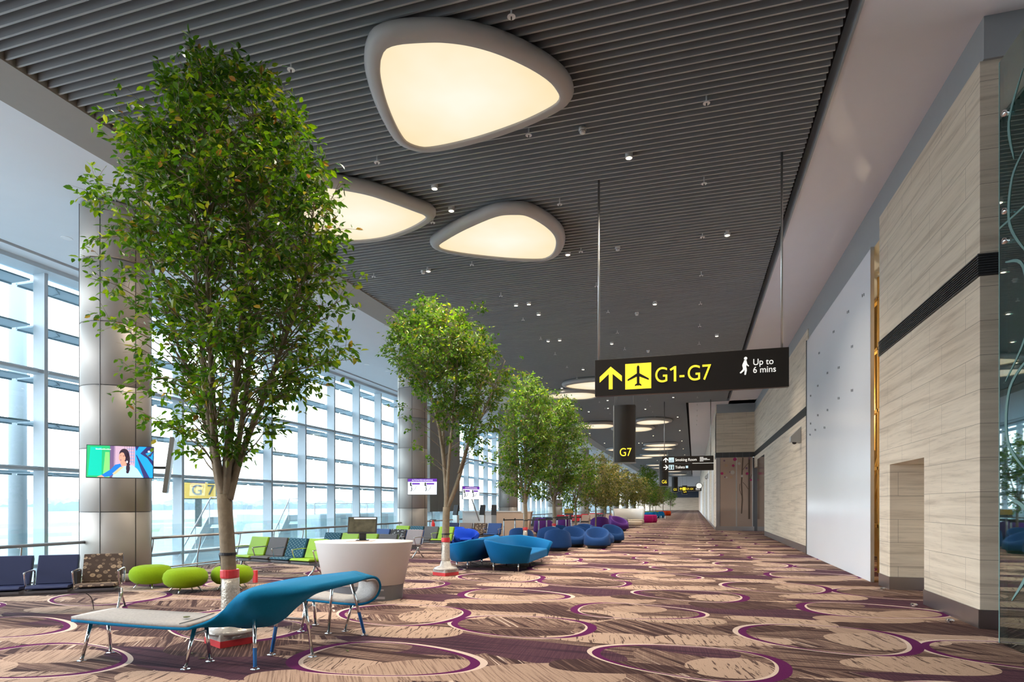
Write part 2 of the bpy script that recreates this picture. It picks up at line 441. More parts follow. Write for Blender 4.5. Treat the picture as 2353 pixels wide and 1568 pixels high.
def dash_fabric():
    m, nt, p = new_mat('teal dashed fabric')
    tc = N(nt, 'ShaderNodeTexCoord')
    sp = N(nt, 'ShaderNodeSeparateXYZ'); cb = N(nt, 'ShaderNodeCombineXYZ')
    L(nt, tc.outputs['Object'], sp.inputs[0])
    ad = N(nt, 'ShaderNodeMath', operation='ADD'); L(nt, sp.outputs[1], ad.inputs[0]); L(nt, sp.outputs[2], ad.inputs[1])
    L(nt, ad.outputs[0], cb.inputs[0]); L(nt, sp.outputs[0], cb.inputs[1])
    br = N(nt, 'ShaderNodeTexBrick', offset=0.5)
    br.inputs['Scale'].default_value = 1; br.inputs['Brick Width'].default_value = 0.10; br.inputs['Row Height'].default_value = 0.06
    br.inputs['Mortar Size'].default_value = 0.0255; br.inputs['Mortar Smooth'].default_value = 0.0
    br.inputs['Color1'].default_value = (0.45, 0.6, 0.6, 1); br.inputs['Color2'].default_value = (0.40, 0.55, 0.55, 1)
    br.inputs['Mortar'].default_value = (0.008, 0.075, 0.125, 1)
    L(nt, cb.outputs[0], br.inputs['Vector']); L(nt, br.outputs['Color'], p.inputs['Base Color'])
    p.inputs['Roughness'].default_value = 0.85
    return m
M['seat_dash'] = dash_fabric()

def leaf_mat(name, stops):
    m = bpy.data.materials.new(name); m.use_nodes = True
    nt = m.node_tree; p = nt.nodes['Principled BSDF']; out = nt.nodes['Material Output']
    ge = N(nt, 'ShaderNodeNewGeometry')
    rp = N(nt, 'ShaderNodeValToRGB')
    while len(rp.color_ramp.elements) < len(stops): rp.color_ramp.elements.new(0.5)
    for e, (pos, c) in zip(rp.color_ramp.elements, stops):
        e.position = pos; e.color = c4(c)
    L(nt, ge.outputs['Random Per Island'], rp.inputs[0]); L(nt, rp.outputs[0], p.inputs['Base Color'])
    p.inputs['Roughness'].default_value = 0.38
    tl = N(nt, 'ShaderNodeBsdfTranslucent')
    hs = N(nt, 'ShaderNodeHueSaturation'); hs.inputs['Value'].default_value = 1.6; hs.inputs['Saturation'].default_value = 1.1
    L(nt, rp.outputs[0], hs.inputs['Color']); L(nt, hs.outputs[0], tl.inputs[0])
    ms = N(nt, 'ShaderNodeMixShader'); ms.inputs[0].default_value = 0.45
    L(nt, p.outputs[0], ms.inputs[1]); L(nt, tl.outputs[0], ms.inputs[2]); L(nt, ms.outputs[0], out.inputs[0])
    return m
M['leaf'] = leaf_mat('ficus leaf', [(0, (0.035, 0.10, 0.012)), (0.5, (0.085, 0.185, 0.018)), (0.85, (0.19, 0.32, 0.03)), (0.96, (0.30, 0.33, 0.04)), (1.0, (0.30, 0.14, 0.05))])
M['leaf2'] = leaf_mat('olive gold leaf', [(0, (0.06, 0.09, 0.018)), (0.5, (0.13, 0.16, 0.03)), (0.85, (0.30, 0.26, 0.07)), (1.0, (0.45, 0.33, 0.12))])

# ------------------------------------------------------------------ mesh builder
class MB:
    def __init__(s):
        s.v = []; s.f = []; s.mi = []; s.m = 0; s.T = None
    def add(s, vs, fs):
        o = len(s.v)
        if s.T is not None: vs = [tuple(s.T @ Vector(v)) for v in vs]
        s.v += [tuple(v) for v in vs]
        s.f += [tuple(i + o for i in f) for f in fs]
        s.mi += [s.m] * len(fs)
        return s
    def box(s, x0, x1, y0, y1, z0, z1):
        return s.add([(x0, y0, z0), (x1, y0, z0), (x1, y1, z0), (x0, y1, z0), (x0, y0, z1), (x1, y0, z1), (x1, y1, z1), (x0, y1, z1)],
                     [(0, 3, 2, 1), (4, 5, 6, 7), (0, 1, 5, 4), (1, 2, 6, 5), (2, 3, 7, 6), (3, 0, 4, 7)])
    def quad(s, a, b, c, d):
        return s.add([a, b, c, d], [(0, 1, 2, 3)])
    def prism(s, pts, axis, a0, a1):
        """polygon pts in the two remaining axes (x,z for axis y; y,z for axis x; x,y for z), extruded a0..a1"""
        def P(u, v, a):
            return {'x': (a, u, v), 'y': (u, a, v), 'z': (u, v, a)}[axis]
        n = len(pts)
        vs = [P(u, v, a0) for u, v in pts] + [P(u, v, a1) for u, v in pts]
        fs = [tuple(range(n))[::-1], tuple(range(n, 2 * n))] + [(i, (i + 1) % n, n + (i + 1) % n, n + i) for i in range(n)]
        return s.add(vs, fs)
    def tube(s, path, r, n=8, cap=True):
        path = [Vector(p) for p in path]
        rs = r if isinstance(r, (list, tuple)) else [r] * len(path)
        rings = []; up = None
        for i, p in enumerate(path):
            d = (path[min(i + 1, len(path) - 1)] - path[max(i - 1, 0)])
            if d.length < 1e-9: d = Vector((0, 0, 1))
            d.normalize()
            if up is None:
                up = d.orthogonal().normalized()
            else:
                up = up - d * up.dot(d)
                if up.length < 1e-6: up = d.orthogonal()
                up.normalize()
            sd = d.cross(up)
            rings.append([p + (up * math.cos(2 * PI * k / n) + sd * math.sin(2 * PI * k / n)) * rs[i] for k in range(n)])
        return s.loft(rings, True, cap)
    def loft(s, rings, closed=True, cap=True):
        n = len(rings[0]); vs = [v for r_ in rings for v in r_]; fs = []
        for i in range(len(rings) - 1):
            for k in range(n if closed else n - 1):
                a = i * n + k; b = i * n + (k + 1) % n
                fs.append((a, b, b + n, a + n))
        if cap and closed:
            fs.append(tuple(range(n))[::-1]); fs.append(tuple(range((len(rings) - 1) * n, len(rings) * n)))
        return s.add(vs, fs)
    def lathe(s, prof, n=32, c=(0, 0, 0), sx=1, sy=1):
        rings = [[(c[0] + r * sx * math.cos(2 * PI * k / n), c[1] + r * sy * math.sin(2 * PI * k / n), c[2] + z) for k in range(n)] for r, z in prof]
        return s.loft(rings)
    def build(s, name, mat, parent=None, smooth=False, bevel=0, seg=2, sub=0, loc=None):
        me = bpy.data.meshes.new(name)
        me.from_pydata(s.v, [], s.f)
        for mm in (mat if isinstance(mat, (list, tuple)) else [mat]):
            me.materials.append(M[mm] if isinstance(mm, str) else mm)
        if any(s.mi): me.polygons.foreach_set('material_index', s.mi)
        if smooth: me.polygons.foreach_set('use_smooth', [True] * len(me.polygons))
        me.update()
        o = bpy.data.objects.new(name, me)
        COL.objects.link(o)
        if parent is not None: o.parent = parent
        if loc is not None: o.location = loc
        if bevel:
            b = o.modifiers.new('bevel', 'BEVEL'); b.width = bevel; b.segments = seg; b.limit_method = 'ANGLE'
            if smooth is False:
                pass
        if sub:
            b = o.modifiers.new('sub', 'SUBSURF'); b.levels = sub; b.render_levels = sub
        return o

def thing(name, label, cat, loc=(0, 0, 0), rz=0.0, group=None):
    o = bpy.data.objects.new(name, None); COL.objects.link(o)
    o.empty_display_size = 0.2
    o.location = loc; o.rotation_euler = (0, 0, rz)
    o['label'] = label; o['category'] = cat
    if group: o['group'] = group
    return o

def tag(o, label, cat, group=None, kind=None):
    o['label'] = label; o['category'] = cat
    if group: o['group'] = group
    if kind: o['kind'] = kind
    return o

def struct(o, label=None):
    o['kind'] = 'structure'
    if label: o['label'] = label
    return o

def dup(src, loc=None, rz=None, label=None, group=None):
    r = src.copy(); COL.objects.link(r)
    if loc is not None: r.location = loc
    if rz is not None: r.rotation_euler = (0, 0, rz)
    if label: r['label'] = label
    if group: r['group'] = group
    for ch in list(src.children):
        c = ch.copy(); COL.objects.link(c); c.parent = r
        for g in ch.children:
            d = g.copy(); COL.objects.link(d); d.parent = c
    return r

def text(body, size, loc, rot, mat, parent, name='lettering', ext=0.004, align='LEFT', sx=1.0):
    cu = bpy.data.curves.new(name, 'FONT')
    cu.body = body; cu.size = size; cu.extrude = ext; cu.align_x = align
    tmp = bpy.data.objects.new('tmp', cu); COL.objects.link(tmp)
    bpy.context.view_layer.update()
    me = bpy.data.meshes.new_from_object(tmp.evaluated_get(bpy.context.evaluated_depsgraph_get()))
    me.name = name
    bpy.data.objects.remove(tmp); bpy.data.curves.remove(cu)
    me.materials.clear(); me.materials.append(M[mat] if isinstance(mat, str) else mat)
    o = bpy.data.objects.new(name, me); COL.objects.link(o)
    o.location = loc; o.rotation_euler = rot; o.parent = parent; o.scale = (sx, 1, 1)
    return o

def smoothpath(pts, n=6):
    """Catmull-Rom through 3-D points"""
    P = [Vector(p) for p in pts]; out = []
    for i in range(len(P) - 1):
        p0 = P[max(i - 1, 0)]; p1 = P[i]; p2 = P[i + 1]; p3 = P[min(i + 2, len(P) - 1)]
        for k in range(n):
            t = k / n
            out.append(0.5 * ((2 * p1) + (p2 - p0) * t + (2 * p0 - 5 * p1 + 4 * p2 - p3) * t * t + (3 * p1 - p0 - 3 * p2 + p3) * t ** 3))
    out.append(P[-1])
    return out


# ------------------------------------------------------------------ the shell
H = 8.15
YF = 200.0
b = MB(); b.box(-12.95, 9, -8, YF, -0.3, 0)
struct(b.build('floor', 'carpet'), 'patterned purple and beige carpet of the concourse')
b = MB(); b.box(-17.6, -12.96, -8, YF, -3.4, -3.2)
struct(b.build('floor', 'lowfloor'), 'pale lower floor in the void beside the windows')
b = MB(); b.box(-13.0, -12.95, -8, YF, -3.2, 0.02)
struct(b.build('trim_1', 'alu'), 'metal edge of the concourse floor')

# slatted ceiling: fins across the hall
b = MB(); Y = 2.2; i = 0
while Y < 144:
    xr = 1.93 if Y < 40.2 else -0.5
    b.box(-9.63, xr, Y, Y + 0.03, H, H + 0.17); Y += 0.155
struct(b.build('ceiling', 'slat'), 'dark grey ceiling of narrow cross slats')
b = MB(); b.box(-9.7, 2.12, -8, 144, H + 0.40, H + 0.5)
struct(b.build('ceiling_void', 'void'), 'black void above the ceiling slats')
b = MB(); b.box(2.10, 7, -8, 41.5, H, H + 0.5); b.box(-0.33, 4.2, 40.2, 144, H, H + 0.5)
struct(b.build('ceiling_soffit', 'soffit'), 'plain pale soffit above the stone wall')
b = MB(); b.box(2.07, 2.10, -8, 40.2, H - 0.02, H + 0.5); b.box(-0.36, -0.33, 40.2, 144, H - 0.02, H + 0.5); b.box(-0.36, 2.10, 40.17, 40.2, H - 0.02, H + 0.5)
struct(b.build('trim_2', 'greyband'), 'pale metal edge of the soffit')
b = MB(); b.box(-10.62, -9.63, -8, 144, H - 0.03, H + 0.5)
struct(b.build('ceiling_bulkhead', 'band'), 'taupe bulkhead band beside the slatted ceiling')
b = MB(); b.box(-16.2, -10.62, -8, 144, H + 0.0, H + 0.5); b.box(-17.5, -16.28, -8, 144, H - 0.04, H + 0.5)
struct(b.build('ceiling_window_side', 'ceil_left'), 'pale ceiling along the window side')
b = MB(); b.box(-16.28, -16.2, -8, 144, H + 0.1, H + 0.2)
struct(b.build('trim_3', 'dark'), 'dark air slot in the pale ceiling')
b = MB(); b.box(-17.5, -16.75, -8, 144, H - 0.16, H - 0.04)
struct(b.build('trim_4', 'mullion'), 'grey header above the window wall')

# right wall, stone cladding
XW = 3.66
b = MB()
b.box(XW, 5.0, 9.59, 11.65, 0, 7.58)
b.box(XW, 5.0, 11.65, 13.5, 2.44, 7.58)
b.box(4.45, 5.0, 11.65, 13.5, 0, 2.44)
b.box(XW, 4.6, 13.5, 14.2, 0, 7.58)
struct(b.build('wall_right', 'stone'), 'travertine clad wall on the right, nearest pier')
b = MB()
b.box(XW, 4.6, 22.45, 35.5, 0, 7.58)
b.box(XW, 4.6, 35.5, 39.4, 4.4, 7.58)
b.box(XW, 4.6, 39.4, 41.5, 4.0, 7.58)
b.box(1.36, 4.6, 41.5, 43.0, 5.03, 7.58)
struct(b.build('wall_right_middle', 'stone'), 'travertine clad wall beyond the hoarding')
b = MB()
b.box(XW + 0.03, 6.0, 9.55, 14.2, 7.58, H); b.box(XW + 0.03, 4.6, 14.2, 41.5, 7.58, H); b.box(1.40, 4.6, 41.53, 43, 7.58, H)
b.box(XW + 0.025, 4.6, 14.2, 22.43, 7.16, 7.58)
struct(b.build('trim_5', 'greyband'), 'grey frieze above the travertine')
b = MB()
for (y0, y1) in ((9.57, 11.65), (13.48, 14.2), (22.45, 35.5)):
    b.box(XW - 0.015, XW, y0, y1, 0, 0.25)
b.box(XW - 0.015, 5.0, 9.575, 9.59, 0, 0.25); b.box(XW, 4.45, 13.485, 13.5, 0, 0.25); b.box(4.43, 4.45, 11.65, 13.5, 0, 0.25)
b.box(1.34, 3.66, 41.48, 41.5, 0, 0.28)
struct(b.build('baseboard_right', 'steel'), 'brushed steel skirting of the stone wall')
# louvre band
b = MB()
for (y0, y1) in ((9.58, 14.2), (22.45, 41.5)):
    b.m = 0; b.box(XW - 0.004, XW, y0, y1, 4.71, 5.01)
    for k in range(9):
        b.box(XW - 0.03, XW - 0.004, y0, y1, 4.715 + k * 0.0335, 4.73 + k * 0.0335)
    b.m = 1
    yy = y0 + 0.02
    while yy < y1:
        b.box(XW - 0.012, XW - 0.004, yy, yy + 0.012, 4.71, 5.01); yy += 0.42
b.m = 0
b.box(XW - 0.03, 4.6, 9.582, 9.588, 4.71, 5.01)
for k in range(9):
    b.box(XW - 0.03, 4.6, 9.56, 9.582, 4.715 + k * 0.0335, 4.73 + k * 0.0335)
b.box(1.34, 3.66, 41.47, 41.5, 4.70, 5.03)
b.box(1.33, 1.36, 41.5, 43, 4.70, 5.03)
b.m = 1
for k in range(1, 6): b.box(1.36 + k * 0.40, 1.37 + k * 0.40, 41.46, 41.47, 4.70, 5.03)
struct(b.build('trim_6', ['louvre', 'grey']), 'dark air louvre band in the stone wall')
# right wall closing behind the stone and beside the camera
b = MB(); b.box(6.0, 6.3, -8, 9.59, 0, H); b.box(4.6, 6.3, 9.59, 41.5, 0, H)
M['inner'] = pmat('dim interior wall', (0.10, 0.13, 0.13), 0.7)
b2 = MB(); b2.box(6.0, 6.3, -8, 9.6, 0, H)
struct(b2.build('wall_lobby', 'inner'), 'dim wall behind the teal glass')
b = MB(); b.box(-13, 6.3, -8.3, -8.0, 0, H)
struct(b.build('wall_back', 'inner'), 'unseen dark wall behind the viewpoint')  # out of view, kept dark to throw less light onto the pier ends
# construction gap between hoarding and stone
b = MB(); b.box(5.6, 5.7, 13.2, 24, 0, H); b.box(4.6, 5.7, 23.9, 24, 0, H)
struct(b.build('wall_shell_room', 'goldwall'), 'ochre wall inside the unfinished room')
b = MB()
for z0, z1, y0, y1 in ((0.1, 2.2, 16.0, 17.2), (2.2, 4.4, 17.2, 16.0), (4.4, 7.0, 16.0, 17.2), (0.3, 3.0, 18.2, 17.0), (3.0, 5.6, 17.0, 18.2)):
    b.tube([(4.25, y0, z0), (4.55, y1, z1)], 0.04, 6)
for y in (16.0, 16.6, 17.3, 18.1): b.box(4.25, 4.33, y, y + 0.08, 0, 7.4)
for z in (1.1, 2.5, 3.9, 5.4, 6.6): b.box(4.25, 4.33, 15.6, 18.6, z, z + 0.08)
s_ = thing('scaffold_frame', 'golden brown scaffold frame inside the gap beside the white hoarding', 'scaffold', (0, 0, 0))
b.build('frame', 'gold', s_)
wl = thing('added_gap_lamp', 'unseen lamp added to light the unfinished room behind the hoarding', 'lamp', (4.95, 17.4, 4.2))  # lamp put in to brighten the gap, itself out of view
b = MB(); b.lathe([(0, 0), (.05, .02), (.06, .08), (.03, .14), (0, .15)], 12); b.build('bulb', 'lensmat', wl, smooth=True)
b = MB(); b.tube([(0, 0, .15), (0, 0, 3.9)], .008, 6); b.build('cord', 'dark', wl)
_l = bpy.data.lights.new('added_gap_light', 'POINT'); _l.energy = 150; _l.color = (1, .78, .5); _l.shadow_soft_size = .08
_lo = bpy.data.objects.new('added_gap_light', _l); COL.objects.link(_lo); _lo.parent = wl; _lo.location = (0, -.12, 0)
b = MB(); b.tube([(3.92, 14.9, 0.02), (4.02, 15.4, 1.25)], 0.06, 8)
s2_ = b.build('lime_strut', 'seat_lime', None); tag(s2_, 'yellow green strut leaning inside the wall gap', 'strut')
# hoarding
hd = thing('white_hoarding', 'tall glossy white hoarding panel standing against the stone wall', 'panel', (0, 0, 0))
b = MB(); b.box(3.62, 3.68, 14.69, 22.40, 0.0, 7.15); b.build('panel', 'hoard', hd, bevel=0.004)
b = MB(); b.box(3.615, 3.685, 14.67, 14.69, 0.0, 7.17); b.build('edge', 'alu', hd)
b = MB(); b.box(3.60, 3.66, 22.40, 22.43, 0.0, 7.17); b.build('edge', 'dark', hd)
b = MB()
for (y, z) in ((21.6, 5.15), (20.4, 5.25), (19.0, 5.35), (17.6, 5.2), (16.2, 5.4), (21.6, 4.25), (20.4, 4.35), (19.0, 4.3), (17.6, 4.4), (16.2, 4.35), (15.2, 6.3), (16.6, 6.35), (18.2, 6.3), (20.2, 6.2), (21.7, 3.9), (20.8, 3.95), (19.4, 3.85)):
    MB().box(3.612, 3.62, y, y + 0.03, z, z + 0.06).build('screw_mark', 'dark', hd); MB().box(3.612, 3.62, y + 0.13, y + 0.16, z + 0.02, z + 0.08).build('screw_mark', 'dark', hd)
# steel jamb and dark door
b = MB(); b.box(3.64, 4.0, 35.5, 39.3, 0, 4.4); struct(b.build('wall_jamb', 'chrome'), 'polished steel wall panel beside the dark opening')
b = MB(); b.box(4.1, 4.2, 39.3, 41.5, 0, 4.0); struct(b.build('door_1', 'band'), 'dark recessed doorway before the mural')
# mural pier
b = MB(); b.box(1.42, 4.6, 41.55, 43.0, 0, 4.7); struct(b.build('wall_pier', 'grey'), 'pier behind the mural panel')
mu = thing('mural_panel', 'pinkish beige glass mural panel with brown trees and coloured dots', 'mural', (0, 41.5, 0))
M['mural'] = pmat('pinkish beige glass', (0.47, 0.35, 0.28), 0.15, var=0.06, scale=0.8)
b = MB(); b.box(1.62, 3.56, -0.03, 0.03, 0.28, 4.70); b.build('panel', 'mural', mu)
b = MB(); b.box(2.62, 2.64, -0.035, -0.03, 0.28, 4.70); b.box(3.54, 3.58, -0.04, 0.03, 0.28, 4.70); b.box(2.56, 2.60, -0.034, -0.03, 0.28, 4.7); b.build('joint', 'alu', mu)
M['muraltree'] = pmat('printed brown', (0.115, 0.075, 0.05), 0.3)
b = MB()
def vflat(b, pts, w, y=-0.036):
    for (a0, c0), (a1, c1) in zip(pts, pts[1:]):
        dx, dz = a1 - a0, c1 - c0; l = math.hypot(dx, dz) or 1
        nx, nz = -dz / l * w / 2, dx / l * w / 2
        b.add([(a0 - nx, y, c0 - nz), (a0 + nx, y, c0 + nz), (a1 + nx, y, c1 + nz), (a1 - nx, y, c1 - nz)], [(0, 1, 2, 3)])
vflat(b, [(3.36, 0.75), (3.36, 4.68)], 0.12); vflat(b, [(2.90, 1.1), (2.95, 2.0), (2.90, 3.0), (2.98, 4.68)], 0.075)
vflat(b, [(2.93, 2.2), (2.78, 2.6), (2.80, 3.0)], 0.03); vflat(b, [(3.34, 2.6), (3.12, 2.95), (2.98, 3.1)], 0.03)
vflat(b, [(2.98, 3.9), (3.2, 4.2), (3.34, 4.35)], 0.03); vflat(b, [(3.4, 3.2), (3.5, 3.6)], 0.03)
b.build('tree_print', 'muraltree', mu)
for nm, cl, dots in (('pink', (0.45, 0.03, 0.16), [(2.5, 4.58, .11), (2.40, 4.18, .08), (1.72, 3.68, .09), (3.24, 3.65, .09), (3.46, 3.25, .07)]),
                     ('ochre', (0.45, 0.30, 0.20), [(1.97, 4.2, .10), (2.28, 3.45, .09), (1.86, 3.68, .07)]),
                     ('grey', (0.50, 0.46, 0.42), [(2.36, 3.74, .13), (2.76, 4.3, .09), (2.93, 3.5, .08), (2.0, 3.42, .06)]),
                     ('violet', (0.20, 0.11, 0.17), [(1.86, 4.5, .06), (1.90, 3.45, .05), (3.2, 4.0, .07), (2.2, 3.76, .04), (3.38, 4.62, .07)])):
    M['dot' + nm] = pmat('printed ' + nm, cl, 0.3)
    for x, z, r in dots:
        b = MB(); b.add([(x + r * math.cos(k * PI / 12), -0.038, z + r * math.sin(k * PI / 12)) for k in range(24)], [tuple(range(24))])
        b.build('dot_print', 'dot' + nm, mu)
b = MB(); b.box(1.36, 1.60, 41.46, 41.56, 0.25, 4.7); struct(b.build('trim_7', 'steel'), 'steel corner post of the mural pier')
# far right wall
b = MB(); b.m = 0
b.box(1.36, 2.0, 41.56, YF, 5.03, H)
M['offwhite'] = pmat('off white wall panel', (0.75, 0.74, 0.72), 0.5, var=0.03)
M['warmwall'] = pmat('warm beige wall panel', (0.60, 0.47, 0.36), 0.6, var=0.05)
segs = [(41.56, 47, 'a'), (47, 52, 'w'), (52, 60, 'a'), (60, 70, 'w'), (70, 73, 'd'), (73, 82, 'a'), (82, 92, 'w'), (92, 97, 'd'), (97, 118, 'a'), (118, 140, 'w'), (140, 143, 'd'), (143, YF, 'b')]
for y0, y1, t in segs:
    b.m = {'a': 0, 'w': 1, 'd': 2, 'b': 3}[t]
    b.box(1.36 + (0.03 if t == 'a' else 0.0 if t != 'd' else 0.15), 2.0, y0, y1, 0, 5.03)
struct(b.build('wall_right_far', ['stone', 'offwhite', 'grey', 'warmwall']), 'far right wall of stone and white panels')
b = MB(); b.box(1.34, 1.36, 43, YF, 0, 0.15); struct(b.build('baseboard_far', 'steel'), 'steel skirting of the far wall')
# end of the hall
b = MB(); b.box(-17.4, 1.4, 144, 144.4, 5.9, H + 0.5); struct(b.build('wall_bulkhead', 'soffit'), 'white bulkhead far down the concourse')
b = MB(); b.box(-17.4, 1.4, 144.4, YF, 5.9, 6.0)
for k in range(12): b.box(-17.4, 1.4, 146 + 4.4 * k, 147.6 + 4.4 * k, 5.82, 5.9)
struct(b.build('ceiling_far', 'slat'), 'low dark ceiling at the far end')
b = MB(); b.box(-17.4, 2.0, YF, YF + 0.5, 0, 6); struct(b.build('wall_far', 'stone'), 'stone wall closing the concourse')
b = MB(); b.box(-17.4, 1.4, YF - 0.4, YF, 4.0, 6); M['navyband'] = pmat('dark navy fascia', (0.04, 0.06, 0.10), 0.5)
struct(b.build('trim_8', 'navyband'), 'dark navy fascia at the far end')

# glass shopfront at the right edge
gs = thing('glass_shopfront', 'teal tinted frameless glass screen with curling white decals at the right edge', 'glass screen', (3.5, 0, 0))
b = MB(); b.box(0, 0.02, 2.0, 8.65, 0.0, 4.95); b.box(0, 0.02, 2.0, 8.65, 4.965, 6.95); b.build('glass_sheet', 'teal', gs)
b = MB(); b.box(-0.002, 0.022, 8.645, 8.665, 0, 6.95); b.box(-0.003, 0.023, 2.0, 8.65, 4.945, 4.97); b.build('polished_edge', 'decal', gs)
b = MB()
def decal(pts, w0, w1):
    pp = smoothpath([(0, y, z) for y, z in pts], 6)
    rings = []
    for i, p_ in enumerate(pp):
        t = i / (len(pp) - 1); w = w0 + (w1 - w0) * math.sin(PI * t); w *= .7
        d = (pp[min(i + 1, len(pp) - 1)] - pp[max(i - 1, 0)]).normalized(); n_ = Vector((0, -d.z, d.y))
        rings.append([p_ - n_ * w, p_ + n_ * w])
    b.loft([[(-0.004, v.y, v.z) for v in r_] for r_ in rings], False, False)
decal([(8.35, 0.55), (7.95, 1.0), (8.0, 1.55), (8.45, 1.75)], 0.01, 0.05)
decal([(8.0, 2.0), (8.45, 2.4), (8.4, 3.0), (7.9, 3.3)], 0.01, 0.04)
decal([(8.5, 3.1), (8.0, 3.6), (8.1, 4.3), (8.5, 4.5)], 0.01, 0.035)
decal([(8.0, 4.4), (8.4, 4.9), (8.35, 5.4), (8.05, 5.6)], 0.01, 0.04)
decal([(8.1, 6.5), (8.42, 6.1), (8.3, 5.6)], 0.01, 0.04)
decal([(7.6, 0.8), (7.2, 1.6), (7.6, 2.4), (7.3, 3.4)], 0.01, 0.04)
b.build('decal', 'decal', gs)
for z in (6.25, 5.1, 4.75):
    b = MB(); b.tube([(-0.03, 8.5, z), (0.05, 8.5, z)], 0.035, 12); b.tube([(0.03, 8.5, z), (0.16, 8.42, z - 0.04)], 0.015, 8)
    b.build('glass_fitting', 'chrome', gs, smooth=True)
b = MB(); b.box(0.12, 0.16, 8.30, 8.34, 0, 6.9); b.box(0.12, 0.16, 7.2, 7.24, 0, 6.9); b.build('steel_mullion', 'steel', gs)

# floor studs by the skirting
for i, (x, y) in enumerate(((3.50, 13.35), (3.42, 11.35), (3.44, 9.95))):
    b = MB(); b.lathe([(0.0, 0), (0.055, 0), (0.055, 0.035), (0.04, 0.05), (0, 0.05)], 16)
    o = b.build('door_stop', 'chrome', None, loc=(x, y, 0))
    tag(o, ('small chrome floor stop at the near edge of the white hoarding gap', 'small chrome floor stop at the recess corner of the stone wall', 'small chrome floor stop before the nearest stone pier')[i], 'door stop', 'chrome floor stops')

# ------------------------------------------------------------------ window wall
PITCH = 2.33
Y0 = 12.37
levels = (0.0, 2.64, 5.29)
wproto = None
nwin = 0
for k in range(-2, 57):
    y = Y0 + PITCH * k
    if wproto is None:
        w = bpy.data.objects.new('window_0', None); COL.objects.link(w); w.location = (-17.0, y, 0)
        b = MB(); b.box(-0.42, 0.0, -0.10, 0.0, -3.2, 7.99); b.build('mullion', 'mullion', w)
        for z in (-2.0, 0.0, 2.64, 5.29):
            b = MB(); b.tube([(-0.02, 0.0, z), (-0.02, PITCH - 0.28, z)], 0.06, 10); b.box(-0.42, -0.02, 0.0, PITCH - 0.1, z - 0.05, z + 0.05)
            b.build('transom', 'mullion', w)
        for z in (-0.7, 0.65, 1.3, 2.56, 3.97, 5.20, 6.62, 7.86):
            if z in (-0.7, 0.65, 1.3): continue
            b = MB(); b.box(-1.25, -0.5, 0.02, PITCH - 0.12, z - 0.03, z + 0.02); b.box(-1.25, -1.2, 0.02, PITCH - 0.12, z - 0.07, z + 0.03)
            b.tube([(-0.45, 0.5, z - 0.03), (-0.8, 0.9, z - 0.06), (-1.22, 1.0, z - 0.03)], 0.02, 5)
            b.build('sunshade', 'shade', w)
        b = MB(); b.box(-0.40, -0.388, 0.0, PITCH - 0.1, -3.2, 7.99); b.build('glass_pane', 'pane', w)
        wproto = w; r = w
    else:
        r = wproto.copy(); COL.objects.link(r); r.location = (-17.0, y, 0)
        for ch in wproto.children:
            c = ch.copy(); COL.objects.link(c); c.parent = r
    nwin += 1
    r.name = 'window_%d' % nwin
    r['kind'] = 'structure'; r['label'] = 'tall glazed bay of the window wall with sunshades outside'

# grey core in the window line behind the second column
b = MB(); b.box(-17.7, -16.55, 36.6, 41.9, 1.2, H)
for yy in (37.9, 39.6): b.box(-16.55, -16.53, yy, yy + 0.03, 1.2, H)
struct(b.build('wall_core', 'band'), 'grey panelled core in the window wall')

# columns
cproto = None
CL = ['nearest round metal clad column, beside the green ottomans', 'second round metal clad column, behind the boarding screen', 'third round metal clad column, behind the slim tree']
for k in range(0, 9):
    y = 10.44 + 14.85 * k
    if cproto is None:
        c_ = thing('round_column', CL[0], 'column', (-12.3, y, 0))
        prof_n = 48
        z = 0.0; zs = [0.18, 1.5, 2.85, 4.2, 5.55, 6.9, 8.12]
        z = 0.0
        for z1 in zs[0:]:
            b = MB(); b.lathe([(0.66, z + 0.006), (0.67, z + 0.012), (0.67, z1 - 0.012), (0.66, z1 - 0.006)], 64)
            b.build('cladding_ring', 'column', c_, smooth=False)
            z = z1
        for ch in c_.children:
            ch.data.polygons.foreach_set('use_smooth', [len(p_.vertices) == 4 and abs(p_.normal.z) < 0.5 for p_ in ch.data.polygons])
        b = MB(); b.lathe([(0.655, 0), (0.655, H - 0.02)], 48)
        for a in (-2.15, -1.15, -0.15, 0.85, 1.85, 2.85):
            ca, sa = math.cos(a), math.sin(a)
            b.box(0.672 * ca - 0.006, 0.672 * ca + 0.006, 0.672 * sa - 0.006, 0.672 * sa + 0.006, 0, H - 0.02)
        b.build('dark_joint', 'dark', c_)  # dark core and seam strips between the cladding rings
        cproto = c_
    else:
        c_ = dup(cproto, (-12.3, y, 0))
        c_['label'] = CL[k] if k < 3 else 'distant round metal column down the window side of the concourse'
        if k >= 3: c_['group'] = 'distant columns down the concourse'

